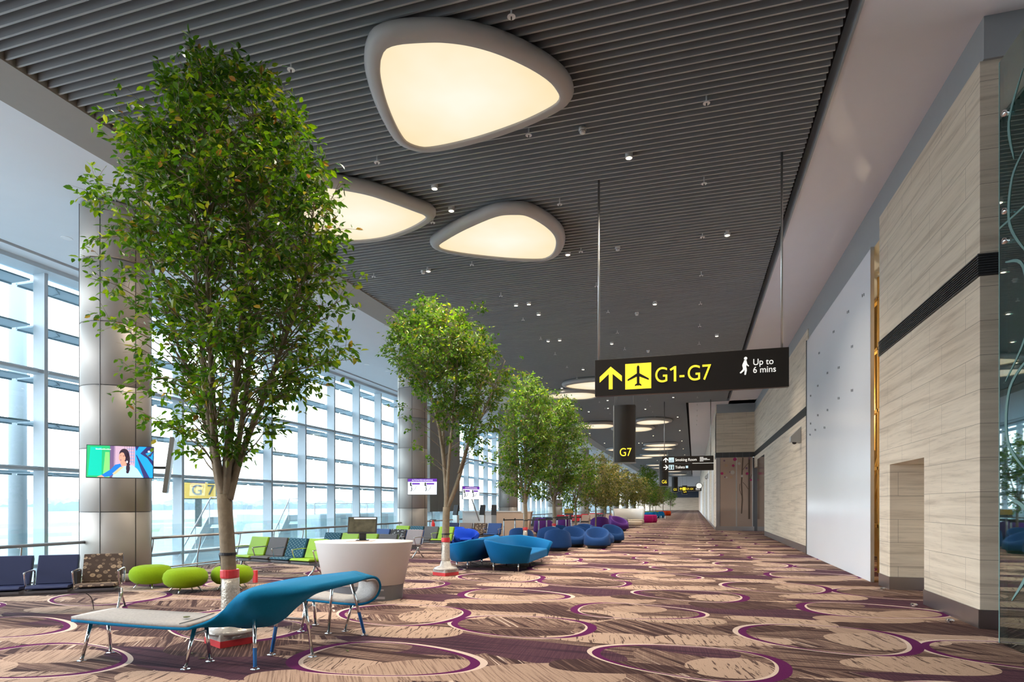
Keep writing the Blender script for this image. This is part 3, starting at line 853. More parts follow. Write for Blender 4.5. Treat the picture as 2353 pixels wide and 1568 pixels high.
# balustrades between columns
rail_defs = [(-2.0, 9.95, 'glass balustrade with tubular handrail left of the nearest column'), (11.2, 24.4, 'glass balustrade with tubular handrail between the two nearest columns'),
             (25.95, 39.5, 'glass balustrade with handrail behind the second column'), (40.9, 54.2, 'glass balustrade with handrail beyond the third column'), (55.8, 128, 'long distant glass balustrade down the window side')]
for (y0, y1, lb) in rail_defs:
    t = thing('glass_balustrade', lb, 'balustrade', (-12.4, y0, 0))
    ln = y1 - y0
    b = MB(); b.tube([(0, 0, 0.86), (0, ln, 0.86)], 0.035, 12); b.tube([(0.02, 0, 0.13), (0.02, ln, 0.13)], 0.018, 8); b.build('handrail', 'steel', t, smooth=True)
    yy = 0.0; pn = 0
    while yy < ln - 0.3 and pn < 40:
        w_ = min(1.46, ln - yy)
        b = MB(); b.box(-0.23, -0.215, yy + 0.01, yy + w_ - 0.01, 0.02, 1.17); b.build('glass_panel', 'railglass', t)
        b = MB(); b.tube(smoothpath([(-0.12, yy + 0.3, 0.0), (-0.10, yy + 0.3, 0.35), (-0.03, yy + 0.3, 0.62), (0, yy + 0.3, 0.84)], 4), 0.016, 8)
        b.tube([(-0.22, yy + 0.3, 0.84), (0.0, yy + 0.3, 0.80)], 0.012, 6)
        b.build('post', 'steel', t, smooth=True)
        yy += 1.46; pn += 1
# sloping ramp rail in the void
t = thing('ramp_rail', 'sloping steel ramp rails behind the first balustrade', 'railing', (-14.2, 9.0, 0))
b = MB(); b.tube([(0, 0, -1.1), (0, 15, 0.6)], 0.03, 8); b.tube([(0, 0, -1.9), (0, 15, -0.2)], 0.02, 8)
b.build('rail', 'steel', t, smooth=True)
b = MB()
for k in range(8):
    b.tube([(0, 2 * k + 0.3, -3.1), (0, 2 * k + 0.3, -1.1 + 0.113 * (2 * k + 0.3))], 0.02, 6)
b.build('post', 'steel', t)

# ------------------------------------------------------------------ ceiling lamps (pebble shaped light boxes)
def lampglow():
    m, nt, p = new_mat('lit stretch diffuser')
    tc = N(nt, 'ShaderNodeTexCoord'); ln = N(nt, 'ShaderNodeVectorMath', operation='LENGTH')
    L(nt, tc.outputs['Object'], ln.inputs[0])
    no = N(nt, 'ShaderNodeTexNoise'); no.inputs['Scale'].default_value = 1.2; L(nt, tc.outputs['Object'], no.inputs['Vector'])
    ad = N(nt, 'ShaderNodeMath', operation='MULTIPLY_ADD'); L(nt, no.outputs['Fac'], ad.inputs[0]); ad.inputs[1].default_value = 0.9; L(nt, ln.outputs['Value'], ad.inputs[2])
    mx = N(nt, 'ShaderNodeMixRGB'); mx.inputs[1].default_value = (1.0, 0.93, 0.77, 1); mx.inputs[2].default_value = (1.0, 0.76, 0.45, 1)
    mr = N(nt, 'ShaderNodeMapRange'); mr.inputs[1].default_value = 0.6; mr.inputs[2].default_value = 2.1
    L(nt, ad.outputs[0], mr.inputs[0]); L(nt, mr.outputs[0], mx.inputs[0])
    L(nt, mx.outputs[0], p.inputs['Emission Color']); p.inputs['Base Color'].default_value = (0.05, 0.05, 0.05, 1)
    p.inputs['Emission Strength'].default_value = 0.70; p.inputs['Specular IOR Level'].default_value = 0.1
    return m
M['glow'] = lampglow()

def resample(pts, n):
    P = smoothpath([(x, y, 0) for x, y in list(pts) + [pts[0]]], 8)
    ds = [0]
    for a, b_ in zip(P, P[1:]): ds.append(ds[-1] + (b_ - a).length)
    out = []
    j = 0
    for k in range(n):
        t = ds[-1] * k / n
        while ds[j + 1] < t: j += 1
        f = (t - ds[j]) / max(1e-9, ds[j + 1] - ds[j])
        q = P[j].lerp(P[j + 1], f); out.append((q.x, q.y))
    return out

def pebble(pts, label, group=None):
    n = 96
    P = resample(pts, n)
    cx = sum(p[0] for p in P) / n; cy = sum(p[1] for p in P) / n
    P = [(x - cx, y - cy) for x, y in P]
    area = sum(P[i][0] * P[(i + 1) % n][1] - P[(i + 1) % n][0] * P[i][1] for i in range(n))
    if area < 0: P = P[::-1]
    nrm = []
    for i in range(n):
        ax, ay = P[i - 3]; bx, by = P[(i + 3) % n]; dx, dy = bx - ax, by - ay; l = math.hypot(dx, dy)
        nrm.append((dy / l, -dx / l))
    t = thing('ceiling_lamp', label, 'ceiling lamp', (cx, cy, 7.9), 0, group)
    prof = [(0.0, 0.035), (0.0, 0.0), (0.02, -0.012), (0.13, 0.0), (0.19, 0.035), (0.225, 0.10), (0.215, 0.17), (0.17, 0.22), (0.10, 0.245)]
    b = MB(); rings = []
    for o_, z in prof: rings.append([(P[i][0] + nrm[i][0] * o_, P[i][1] + nrm[i][1] * o_, z) for i in range(n)])
    b.loft(rings, True, False)
    b.add(rings[-1], [tuple(range(n))])
    b.build('rim', 'rim', t, smooth=True)
    b = MB(); r0 = [(x * 1.0, y * 1.0, 0.03) for x, y in P]; b.add(r0, [tuple(range(n))]); b.build('diffuser', 'glow', t)
    for ch in list(t.children):
        pass
    return t
L1 = [(-4.22, 7.67), (-4.06, 7.51), (-3.86, 7.48), (-3.57, 7.53), (-3.25, 7.62), (-2.9, 7.8), (-2.57, 8.07), (-2.25, 8.44), (-2.05, 8.77), (-1.98, 9.03), (-1.98, 9.16), (-2.07, 9.3), (-2.37, 9.45), (-2.81, 9.6), (-3.45, 9.74), (-4.0, 9.8), (-4.43, 9.8), (-4.6, 9.74), (-4.73, 9.58), (-4.75, 9.4), (-4.7, 9.03), (-4.6, 8.59), (-4.48, 8.21), (-4.36, 7.91)]
L2 = [(-6.8, 10.53), (-6.32, 10.92), (-6.01, 11.34), (-5.71, 11.82), (-5.58, 12.05), (-5.66, 12.23), (-6.2, 12.54), (-6.92, 12.77), (-7.55, 12.77), (-7.94, 12.63), (-8.29, 12.3), (-8.26, 11.75), (-8.01, 11.19), (-7.62, 10.68), (-7.28, 10.44), (-7.03, 10.42)]
L3 = [(-5.89, 13.55), (-5.73, 13.41), (-5.09, 13.0), (-4.4, 12.66), (-4.0, 12.53), (-3.7, 12.58), (-3.47, 12.71), (-3.24, 13.19), (-3.12, 13.71), (-3.15, 14.17), (-3.31, 14.68), (-3.53, 14.99), (-3.8, 15.05), (-4.5, 14.78), (-5.29, 14.31), (-5.77, 13.94), (-5.92, 13.72)]
pebble(L1, 'largest pebble shaped ceiling lamp with cream light and grey rim')
pebble(L2, 'pebble shaped ceiling lamp half hidden behind the nearest tree crown')
pebble(L3, 'pebble shaped ceiling lamp pointing left, between near tree and sign rod')
def eggpts(cx, cy, a, bb, k, rot):
    out = []
    for i in range(40):
        th = 2 * PI * i / 40; x = a * math.cos(th); y = bb * math.sin(th) * (1 + k * math.cos(th))
        out.append((cx + x * math.cos(rot) - y * math.sin(rot), cy + x * math.sin(rot) + y * math.cos(rot)))
    return out
far_l = [(-4.9, 31.9, 1.6, 1.15, .25, 0.2), (-6.75, 34.5, 1.45, 1.1, .25, .3), (-7.5, 48.4, 1.4, 1.45, .2, .3), (-3.0, 47.3, 1.2, 1.3, -.2, .2), (-4.9, 51.3, 1.55, 1.6, .2, .3),
         (-3.4, 65.8, 1.55, 1.6, .2, .3), (-3.85, 70.1, 1.55, 1.6, -.2, .2), (-4.85, 78.9, 1.55, 1.7, .2, .3), (-8.1, 69.7, 1.3, 1.7, .2, .3), (-6.65, 82.4, 1.3, 1.6, .2, .3),
         (-5.6, 98.4, 1.4, 1.5, -.2, .3), (-5.1, 106.1, 1.6, 1.4, .2, .3), (-4.0, 118, 1.6, 1.5, .2, .3), (-3.2, 131, 1.5, 1.5, .2, .3)]
fl_lab = ['oval ceiling lamp cut off by the left end of the brown sign, upper of two', 'oval ceiling lamp just behind the tree crown left of the brown sign, lower of two', 'oval ceiling lamp left of the hanging G7 pylon',
          'oval ceiling lamp right of the hanging G7 pylon, upper one', 'oval ceiling lamp passing behind the hanging G7 pylon, lower one', 'oval ceiling lamp crossed by the hanging rod above the smoking room sign, upper', 'oval ceiling lamp crossed by the hanging rod above the smoking room sign, second',
          'oval ceiling lamp right above the smoking room sign, third down']
for i, e in enumerate(far_l):
    pebble(eggpts(*e), fl_lab[i] if i < len(fl_lab) else 'thin looking oval ceiling lamp far down the concourse', None if i < len(fl_lab) else 'far ceiling lamps')

# downlights with their spot lamps, sprinklers, detectors
spot_d = bpy.data.lights.new('spot', 'SPOT')
spot_d.energy = SPOT_W; spot_d.spot_size = math.radians(125); spot_d.spot_blend = 1.0; spot_d.shadow_soft_size = 0.08; spot_d.color = (1.0, 0.86, 0.71)
def make_down(x, y, label, group=None, z=H, light=True):
    t = thing('downlight', label, 'downlight', (x, y, z), 0, group)
    b = MB(); b.lathe([(0.045, 0.05), (0.07, 0.05), (0.07, -0.05), (0.055, -0.055), (0.05, -0.03), (0.048, 0.0)], 20); b.build('housing', 'white', t, smooth=False)
    b = MB(); b.add([(0.052 * math.cos(k * PI / 8), 0.052 * math.sin(k * PI / 8), -0.052) for k in range(16)], [tuple(range(16))]); b.build('lens', 'lensmat', t)
    if light:
        lo = bpy.data.objects.new('spot', spot_d); COL.objects.link(lo); lo.parent = t; lo.location = (0, 0, -0.075)
    return t
DL = [(-6.96, 7.03), (-9.4, 10.47), (-5.07, 11.44), (-5.1, 12.41), (-5.55, 12.39), (-1.16, 11.46), (0.76, 15.43), (-3.12, 15.45), (-7.03, 15.44), (-5.52, 18.91), (-5.09, 18.91), (-5.05, 20.04), (-1.21, 20.07), (-5.51, 23.4), (-5.05, 23.41), (-3.16, 24.51), (0.83, 24.52), (-5.07, 28.77), (-7.01, 33.05), (-1.2, 37.77), (-5.12, 37.71), (-5.51, 40.78), (-5.1, 40.71), (-6.99, 41.92), (-3.15, 41.87), (-1.16, 46.28), (-9.04, 54.73), (-3.65, 58.14), (-1.19, 54.72), (-1.18, 63.72), (-8.96, 63.65), (-5.53, 64.68), (-5.18, 64.78), (-1.2, 72.65), (-1.18, 81.55),
      (-1.18, 90.4), (-5.1, 90.4), (-1.18, 99.3), (-5.1, 99.3), (-1.18, 108.2), (-7.0, 108.2), (-1.18, 117), (-5.1, 117), (-1.18, 126), (-7, 126), (-1.18, 28.9), (-9.0, 28.8), (-9.0, 19.9), (-7.0, 50.5)]
dl_lab = ['downlight shining through the top of the nearest tree', 'downlight glinting in the middle of the nearest tree crown', 'single downlight above the pair beside the hidden lamp', 'right one of the downlight pair at the tip of the lamp behind the tree',
          'left one of the downlight pair at the tip of the lamp behind the tree', 'downlight between the largest lamp and the left sign rod', 'downlight nearest to the right sign rod', 'downlight just below the leftward pointing lamp', 'downlight beside a smoke detector, right of the nearest tree crown',
          'left of two starry downlights above the second tree', 'right of two starry downlights above the second tree', 'single downlight just under the starry pair', 'downlight below the mid ceiling, right of the left sign rod',
          'left of the lower starry downlight pair', 'right of the lower starry downlight pair', 'downlight just right of the left rod above the brown sign', 'downlight above the pictogram of the walking person']
allD = []
for i, (x, y) in enumerate(DL):
    t = make_down(x, y, dl_lab[i] if i < len(dl_lab) else 'small distant downlight between the slats down the concourse', None if i < len(dl_lab) else 'distant downlights')
    allD.append(t)
# more of the same grid behind and above the viewpoint (they light the foreground)
for (x, y) in [(-1.2, 2.8), (-5.1, 2.8), (-3.1, 6.6), (-9.0, 2.8)]:
    make_down(x, y, 'downlight in the near ceiling above the viewpoint', 'near downlights above the viewpoint')
for i, (x, y) in enumerate([(-14.64, 11.1), (-14.5, 25.05), (-14.25, 26.55), (-14.5, 40), (-14.5, 55)]):
    t = thing('recessed_light', ['round recessed light in the pale ceiling left of the nearest column', 'round recessed light in the pale ceiling right of the nearest tree', 'round recessed light in the pale ceiling by the second tree crown', 'distant recessed light in the pale ceiling', 'distant recessed light in the pale ceiling'][i], 'recessed light', (x, y, H), 0, 'distant recessed lights' if i > 2 else None)
    b = MB(); b.lathe([(0.09, -0.006), (0.12, -0.008), (0.125, 0.0)], 24); b.build('trim_ring', 'white', t)
    b = MB(); b.add([(0.09 * math.cos(k * PI / 10), 0.09 * math.sin(k * PI / 10), -0.004) for k in range(20)], [tuple(range(20))]); b.build('lens', 'glow', t)
spr = thing('sprinkler', 'small white sprinkler head under the slats, nearest ceiling row', 'sprinkler', (-2.75, 7.66, H), 0, None)
b = MB(); b.tube([(0, 0, 0.05), (0, 0, -0.07)], 0.012, 8); b.build('pipe', 'white', spr)
b = MB(); b.lathe([(0.0, -0.075), (0.055, -0.08), (0.055, -0.088), (0.0, -0.084)], 20); b.build('deflector', 'white', spr, smooth=False)
b = MB(); b.tube([(0, 0, -0.085), (0, 0, -0.12)], 0.01, 6); b.build('bulb', 'dark', spr)
spl = {(0, 0): 'sprinkler head above the largest ceiling lamp', (-1, 0): 'sprinkler head right of the nearest tree top', (-2, 0): 'sprinkler head near the taupe bulkhead, left of the nearest tree top', (0, 1): 'sprinkler head under the largest ceiling lamp', (1, 1): 'sprinkler head above the right sign rod, nearest',
       (-1, 1): 'sprinkler head above the lamp hidden by the nearest tree', (1, 2): 'sprinkler head above the right downlight, second row', (0, 2): 'sprinkler head above the leftward pointing lamp'}
first = True
for j in range(0, 18):
    for i in (1, 0, -1, -2):
        x = -2.75 + 2.94 * i; y = 7.66 + 2.54 * j
        if (i, j) == (0, 0):
            spr['label'] = spl[(0, 0)]; spr.location = (-2.3, 7.66, H); continue
        if (i, j) in ((1, 0), (-2, 1), (-2, 2)): continue
        lb = spl.get((i, j))
        s = dup(spr, (x, y, H)); s['label'] = lb or 'tiny sprinkler head in the regular grid of the far slatted ceiling'
        if not lb: s['group'] = 'far sprinkler heads'
det = thing('smoke_detector', 'round white smoke detector above the left sign rod', 'smoke detector', (-1.85, 10.44, H))
b = MB(); b.lathe([(0.065, 0.03), (0.065, -0.02), (0.05, -0.035), (0.05, -0.06), (0.03, -0.075), (0.0, -0.078)], 24); b.build('body', 'white', det, smooth=True)
b = MB(); b.lathe([(0.055, -0.03), (0.056, -0.036)], 24); b.build('vent_ring', 'dark', det)
for (x, y), lb in zip([(-1.85, 15.5), (-7.22, 15.51), (-1.86, 20.98), (-1.86, 26.22)], ['small smoke detector right of the left sign rod', 'smoke detector beside the downlight right of the nearest tree', 'smoke detector between the left sign rod and the far downlights', 'farthest smoke detector before the brown sign']):
    dup(det, (x, y, H), label=lb)

# ------------------------------------------------------------------ hanging signs
def rods(t, xs, z0, z1, y=0, r=0.022):
    for x in xs:
        b = MB(); b.tube([(x, y, z0), (x, y, z1)], r, 10); b.build('hanging_rod', 'alu', t, smooth=True)
def arrow_up(b, cx, cz, w, h, y):
    th = w * 0.17
    b.add([(cx - th / 2, y, cz - h / 2), (cx + th / 2, y, cz - h / 2), (cx + th / 2, y, cz + h * 0.38), (cx - th / 2, y, cz + h * 0.38)], [(0, 1, 2, 3)])
    for s in (-1, 1):
        b.add([(cx, y - 0.0005, cz + h / 2), (cx, y - 0.0005, cz + h / 2 - th * 1.5), (cx + s * w / 2, y - 0.0005, cz - h * 0.06 - th * 0.75), (cx + s * w / 2, y - 0.0005, cz - h * 0.06 + th * 0.75)], [(0, 1, 2, 3)])
t = thing('direction_sign', 'wide dark brown hanging sign reading G1-G7 and Up to 6 mins', 'sign', (0, 12.13, 0))
b = MB(); b.box(-1.90, 1.665, 0, 0.12, 3.82, 4.545); b.build('sign_panel', 'sign', t, bevel=0.006)
rods(t, (-1.83, 1.55), 4.54, H + 0.2, 0.06)
b = MB(); arrow_up(b, -1.585, 4.17, 0.44, 0.45, -0.004); b.build('arrow', 'yellow', t)
b = MB(); b.box(-1.30, -0.80, -0.004, 0.0, 3.925, 4.425); b.build('aircraft_square', 'yellow', t)
b = MB(); cx, cz = -1.05, 4.18; y_ = -0.007
b.add([(cx - .026, y_, cz - .19), (cx + .026, y_, cz - .19), (cx + .026, y_, cz + .17), (cx + .016, y_, cz + .195), (cx, y_, cz + .205), (cx - .016, y_, cz + .195), (cx - .026, y_, cz + .17)], [(0, 1, 2, 3, 4, 5, 6)])
for s in (-1, 1):
    b.add([(cx, y_ - .0005, cz + .065), (cx, y_ - .0005, cz - .005), (cx + s * .205, y_ - .0005, cz - .095), (cx + s * .205, y_ - .0005, cz - .06)], [(0, 1, 2, 3)])
    b.add([(cx, y_ - .0005, cz - .13), (cx, y_ - .0005, cz - .17), (cx + s * .062, y_ - .0005, cz - .205), (cx + s * .062, y_ - .0005, cz - .17)], [(0, 1, 2, 3)])
b.build('aircraft_symbol', 'sign', t)
text('G', 0.42, (-0.74, -0.006, 4.03), (PI / 2, 0, 0), 'yellow', t, sx=0.86)
def digit_one(t, x, z, h, y=-0.006, mat='yellow'):
    b = MB(); b.add([(x, y, z), (x + h * .15, y, z), (x + h * .15, y, z + h), (x + h * .03, y, z + h), (x - h * .26, y, z + h * .82), (x - h * .20, y, z + h * .70), (x, y, z + h * .81)], [(0, 1, 2, 3, 4, 5, 6)])
    b.build('lettering', mat, t)
digit_one(t, -0.375, 4.03, 0.295)
text('-', 0.42, (-0.285, -0.006, 4.03), (PI / 2, 0, 0), 'yellow', t, sx=0.9)
text('G7', 0.42, (-0.135, -0.006, 4.03), (PI / 2, 0, 0), 'yellow', t, sx=0.86)
text('Up to', 0.165, (1.045, -0.006, 4.25), (PI / 2, 0, 0), 'whitelit', t, sx=0.92)
text('6 mins', 0.165, (1.045, -0.006, 4.105), (PI / 2, 0, 0), 'whitelit', t, sx=0.92)
b = MB(); cx = 0.91; y_ = -0.006
b.add([(cx + .01 + .029 * math.cos(k * PI / 10), y_, 4.385 + .029 * math.sin(k * PI / 10)) for k in range(20)], [tuple(range(20))])
def limb(b, pts, ws, y):
    for (a0, c0), (a1, c1), w0, w1 in zip(pts, pts[1:], ws, ws[1:]):
        dx, dz = a1 - a0, c1 - c0; l = math.hypot(dx, dz) or 1; nx, nz = -dz / l / 2, dx / l / 2
        b.add([(a0 - nx * w0, y, c0 - nz * w0), (a0 + nx * w0, y, c0 + nz * w0), (a1 + nx * w1, y, c1 + nz * w1), (a1 - nx * w1, y, c1 - nz * w1)], [(0, 1, 2, 3)])
limb(b, [(cx + .005, 4.35), (cx - .005, 4.22)], [.045, .05], y_)
limb(b, [(cx - .005, 4.24), (cx + .015, 4.17), (cx, 4.08)], [.045, .036, .026], y_ - .0003)
limb(b, [(cx - .01, 4.24), (cx - .025, 4.17), (cx - .085, 4.115)], [.04, .034, .026], y_ - .0006)
limb(b, [(cx + .01, 4.33), (cx + .03, 4.27), (cx + .065, 4.235)], [.03, .024, .018], y_ - .0009)
limb(b, [(cx - .005, 4.33), (cx - .04, 4.26), (cx - .03, 4.21)], [.03, .022, .016], y_ - .0012)
b.build('walker_symbol', 'whitelit', t)

# gate pylons
def pylon(x, y, z0, z1, w, txt, label):
    t = thing('gate_pylon', label, 'sign', (x, y, 0))
    n = 14; d = 0.42
    pts = [(-w / 2 + w * k / n, -0.10 * math.sin(PI * k / n)) for k in range(n + 1)] + [(w / 2, d), (-w / 2, d)]
    b = MB(); b.prism(pts, 'z', z0, z1); b.build('housing', 'sign', t)
    b = MB(); b.box(-w / 2 - 0.05, -w / 2 - 0.004, 0, d, z0 - 0.04, z1 + 0.02); b.box(-w / 2 - 0.05, w / 2 + 0.02, 0.0, d, z0 - 0.05, z0 - 0.01); b.build('side_panel', 'alu', t)
    rods(t, (-w / 2 + .02, -w / 2 + 0.12, w / 2 - 0.1), z1, H + 0.2, 0.2, 0.012)
    text(txt, w * 0.56, (-w * 0.24, -0.105, z0 + 0.28), (PI / 2, 0, 0), 'yellow', t, sx=0.85)
    return t
def xat(px, y):
    u = (px - 1176.5) / 1399.0; s_, c_ = math.sin(YAW), math.cos(YAW)
    return y * (-s_ + u * c_) / (c_ + u * s_)
pylon(-3.25, 30.0, 3.75, 6.52, 1.0, 'G7', 'dark brown hanging pylon reading G7')
pylon(-3.19, 69.0, 3.75, 6.5, 0.95, 'G6', 'dark brown hanging pylon reading G6 under the smoking room sign')
pylon(-3.05, 104.0, 3.75, 6.3, 0.95, 'G5', 'dark brown hanging pylon reading G5')
pylon(-1.75, 122.0, 3.75, 5.4, 0.95, 'G4', 'small dark hanging pylon reading G4 beyond G5')
# smoking room / toilets
t = thing('direction_sign', 'dark double board sign reading Smoking Room and Toilets', 'sign', (0, 39.5, 0))
b = MB(); b.box(-1.93, 1.15, 0, 0.12, 4.26, 4.70); b.build('upper_board', 'sign', t)
b = MB(); b.box(-1.93, 1.15, 0, 0.12, 3.80, 4.23); b.build('lower_board', 'sign', t)
b = MB(); b.box(-0.1, 1.15, -0.005, 0.0, 4.235, 4.255); b.build('trim_line', 'whitelit', t)
rods(t, (-1.80, 0.98), 4.7, H + 0.2, 0.06)
b = MB(); arrow_up(b, -1.71, 4.48, 0.30, 0.30, -0.004); b.T = Matrix.Translation((-1.71, 0, 4.02)) @ Matrix.Rotation(PI / 2, 4, 'Y'); arrow_up(b, 0, 0, 0.30, 0.30, -0.004); b.T = None
b.build('arrow', 'whitelit', t)
b = MB(); b.box(-1.53, -1.21, -0.004, 0, 4.33, 4.63); b.box(-1.53, -1.21, -0.004, 0, 3.87, 4.17); b.build('pictogram_square', 'bluelit', t)
b = MB(); b.box(-1.48, -1.27, -0.006, -0.004, 4.40, 4.43)
b.tube([(-1.36, -0.006, 4.47), (-1.31, -0.006, 4.52), (-1.36, -0.006, 4.57)], 0.01, 4)
for x in (-1.45, -1.29):
    b.box(x - .03, x + .03, -0.006, -0.004, 3.90, 4.08); b.add([(x + .028 * math.cos(k), -0.0062, 4.12 + .028 * math.sin(k)) for k in [i * PI / 6 for i in range(12)]], [tuple(range(12))])
b.box(-1.375, -1.365, -0.006, -0.004, 3.89, 4.15)
b.build('pictogram', 'sign', t)
text('Smoking Room', 0.24, (-1.14, -0.006, 4.40), (PI / 2, 0, 0), 'whitelit', t, sx=0.88)
text('Toilets', 0.24, (-1.14, -0.006, 3.94), (PI / 2, 0, 0), 'whitelit', t, sx=0.88)
b = MB(); b.box(-0.50, -0.36, -0.005, 0, 3.95, 4.10); b.build('wheelchair_square', 'bluelit', t)
b = MB()
for x0, x1, z in ((0.34, 0.54, 4.60), (0.34, 0.80, 4.53), (0.34, 0.95, 4.46), (0.34, 0.54, 4.38)):
    x = x0
    while x < x1 - 0.03: b.box(x, x + 0.04, -0.004, 0, z - 0.02, z + 0.02); x += 0.055
b.build('small_print', 'whitelit', t)
# far G1-G4 sign
t = thing('direction_sign', 'far dark hanging sign reading G1-G4', 'sign', (0, 100, 0))
b = MB(); b.box(-2.3, 1.1, 0, 0.12, 3.85, 4.55); b.build('sign_panel', 'sign', t)
rods(t, (-2.1, 0.9), 4.55, H, 0.06)
b = MB(); arrow_up(b, -2.0, 4.2, 0.4, 0.42, -0.004); b.box(-1.75, -1.28, -0.004, 0, 3.96, 4.44); b.build('arrow_and_square', 'yellow', t)
text('G', 0.42, (-1.2, -0.006, 4.05), (PI / 2, 0, 0), 'yellow', t, sx=0.86); digit_one(t, -0.83, 4.05, .295); text('-G4', 0.42, (-.7, -0.006, 4.05), (PI / 2, 0, 0), 'yellow', t, sx=0.86)
b = MB(); b.box(0.25, 0.9, -0.004, 0, 4.2, 4.32); b.box(0.25, 0.9, -0.004, 0, 4.02, 4.08); b.build('small_print', 'whitelit', t)
# clock and camera housings
t = thing('wall_clock', 'round white wall clock on a bracket high on the far right wall', 'clock', (0.72, 98, 4.6))
b = MB(); b.T = Matrix.Rotation(PI / 2, 4, 'X'); b.lathe([(0.0, -0.1), (0.46, -0.1), (0.50, -0.06), (0.50, 0.08), (0.44, 0.1), (0.43, 0.085), (0.0, 0.085)], 32); b.build('case', 'dark', t)
b = MB(); b.add([(0.42 * math.cos(k * PI / 16), -0.105 - 0.0, 0.42 * math.sin(k * PI / 16)) for k in range(32)], [tuple(range(32))]); b.build('dial', 'whitelit', t)
b = MB(); b.box(-0.015, 0.015, -0.115, -0.107, 0, 0.3); b.box(0, 0.2, -0.115, -0.107, -0.015, 0.015); b.build('hands', 'dark', t)
b = MB(); b.tube([(0.45, 0, 0), (0.64, 0, 0)], 0.04, 8); b.build('bracket', 'steel', t)
t = thing('camera_housing', 'wedge shaped grey camera housing on the stone wall beside the hoarding', 'camera', (3.655, 23.9, 4.0))
b = MB(); b.prism([(0.0, 0.45), (-0.34, 0.10), (-0.34, -0.08), (0.0, -0.12)], 'y', -0.16, 0.16); b.build('housing', 'alu', t)
b = MB(); b.lathe([(0.0, -0.17), (0.06, -0.15), (0.085, -0.08), (0.085, -0.06)], 16, c=(-0.2, 0, 0)); b.build('dome', 'dark', t, smooth=True)
t2 = dup(t, (1.36, 64, 4.4), label='dark camera housing high on the far right wall'); 
# ------------------------------------------------------------------ screens on columns
def orient(t, p, rz, rx):
    t.location = p; t.rotation_euler = (rx, 0, rz)
t = thing('television', 'tilted flat television showing a woman in a blue sari, nearest column', 'television')
orient(t, (-11.06, 9.48, 2.52), math.radians(48 - 8), math.radians(-5))
W_, H_ = 1.16, 0.66
b = MB(); b.box(-W_ / 2, W_ / 2, 0.0, 0.05, -H_ / 2, H_ / 2); b.build('case', 'dark', t, bevel=0.004)
def em(n_, c, s=0.62):
    M[n_] = emitter(n_, c, s); return n_
cols = [em('tv green', (0.02, 0.45, 0.16)), em('tv lime', (0.22, 0.75, 0.18)), em('tv plum', (0.16, 0.10, 0.22)), em('tv rose', (0.55, 0.38, 0.50)), em('tv blue', (0.01, 0.33, 0.85)), em('tv navy', (0.03, 0.03, 0.14)),
        em('tv skin', (0.70, 0.33, 0.24)), em('tv hair', (0.03, 0.015, 0.03)), em('tv sari', (0.42, 0.66, 0.82)), em('tv sleeve', (0.01, 0.18, 0.62)), em('tv gold', (0.55, 0.50, 0.28)), em('tv white', (0.85, 0.88, 0.85)), em('tv teal', (0.0, 0.55, 0.40))]
b = MB()
def poly(ci, pts, lay):
    """pts in picture fractions (0..1, y down)"""
    b.m = ci
    b.add([(-W_ / 2 + 0.012 + (W_ - 0.024) * u, -0.001 - 0.0004 * lay, H_ / 2 - 0.012 - (H_ - 0.024) * v) for u, v in pts], [tuple(range(len(pts)))])
def ell(ci, cu, cv, ru, rv, lay, n=18, a0=0):
    poly(ci, [(cu + ru * math.cos(2 * PI * k / n), cv + rv * math.sin(2 * PI * k / n)) for k in range(n)], lay)
poly(0, [(0, 0), (.38, 0), (.38, 1), (0, 1)], 0); poly(12, [(0.05, 0.05), (.22, 0.05), (.22, .95), (0.02, .95)], 1); poly(1, [(.27, .2), (.33, .2), (.35, 1), (.24, 1)], 1)
poly(2, [(.34, 0), (.42, 0), (.42, 1), (.34, 1)], 2); poly(3, [(.40, 0), (.72, 0), (.72, 1), (.40, 1)], 2)
for k in range(5): poly(5, [(.56 + .035 * k, 0), (.564 + .035 * k, 0), (.564 + .035 * k, .55), (.56 + .035 * k, .55)], 3)
for k in range(5): poly(4, [(.60, .08 + .1 * k), (.71, .08 + .1 * k), (.71, .09 + .1 * k), (.60, .09 + .1 * k)], 3)
poly(4, [(.72, 0), (1, 0), (1, 1), (.72, 1)], 3); poly(5, [(.78, .0), (.74, .15), (.72, .0)], 4); poly(5, [(.9, .05), (1, 0), (1, .12), (.88, .22), (1, .6), (1, .45), (.84, .22)], 4)
poly(5, [(.80, .22), (.9, .0), (1, 0), (.86, .22), (1, .62), (1, .48)], 4); poly(5, [(.73, .25), (.75, .28), (.95, 1), (.86, 1)], 4); poly(5, [(.92, .3), (1, .12), (1, .18), (.96, .32)], 4)
ell(7, .555, .25, .075, .17, 5); ell(7, .60, .42, .045, .22, 5); ell(7, .615, .66, .035, .14, 5); ell(7, .60, .78, .03, .05, 5)
poly(6, [(.50, .48), (.58, .48), (.60, .62), (.50, .64)], 6); ell(6, .525, .36, .052, .16, 7); poly(7, [(.50, .17), (.56, .13), (.60, .3), (.57, .34), (.55, .22)], 8)
poly(9, [(.50, .56), (.42, .60), (.36, .74), (.22, .93), (.25, 1), (.34, .97), (.46, .82), (.52, .66)], 8)
poly(6, [(.22, .93), (.15, .99), (.22, 1), (.27, 1)], 9)
poly(8, [(.55, .64), (.68, .60), (.76, .72), (.85, 1), (.38, 1), (.40, .88)], 9); poly(10, [(.50, .66), (.56, .66), (.42, .92), (.38, .88)], 10)
ell(7, .616, .70, .03, .13, 11); ell(7, .61, .82, .022, .05, 11); ell(11, .60, .50, .012, .04, 11); poly(7, [(.49, .30), (.51, .29), (.51, .31)], 9); poly(7, [(.53, .31), (.555, .30), (.555, .33)], 9); poly(2, [(.49, .44), (.515, .43), (.51, .47)], 9)
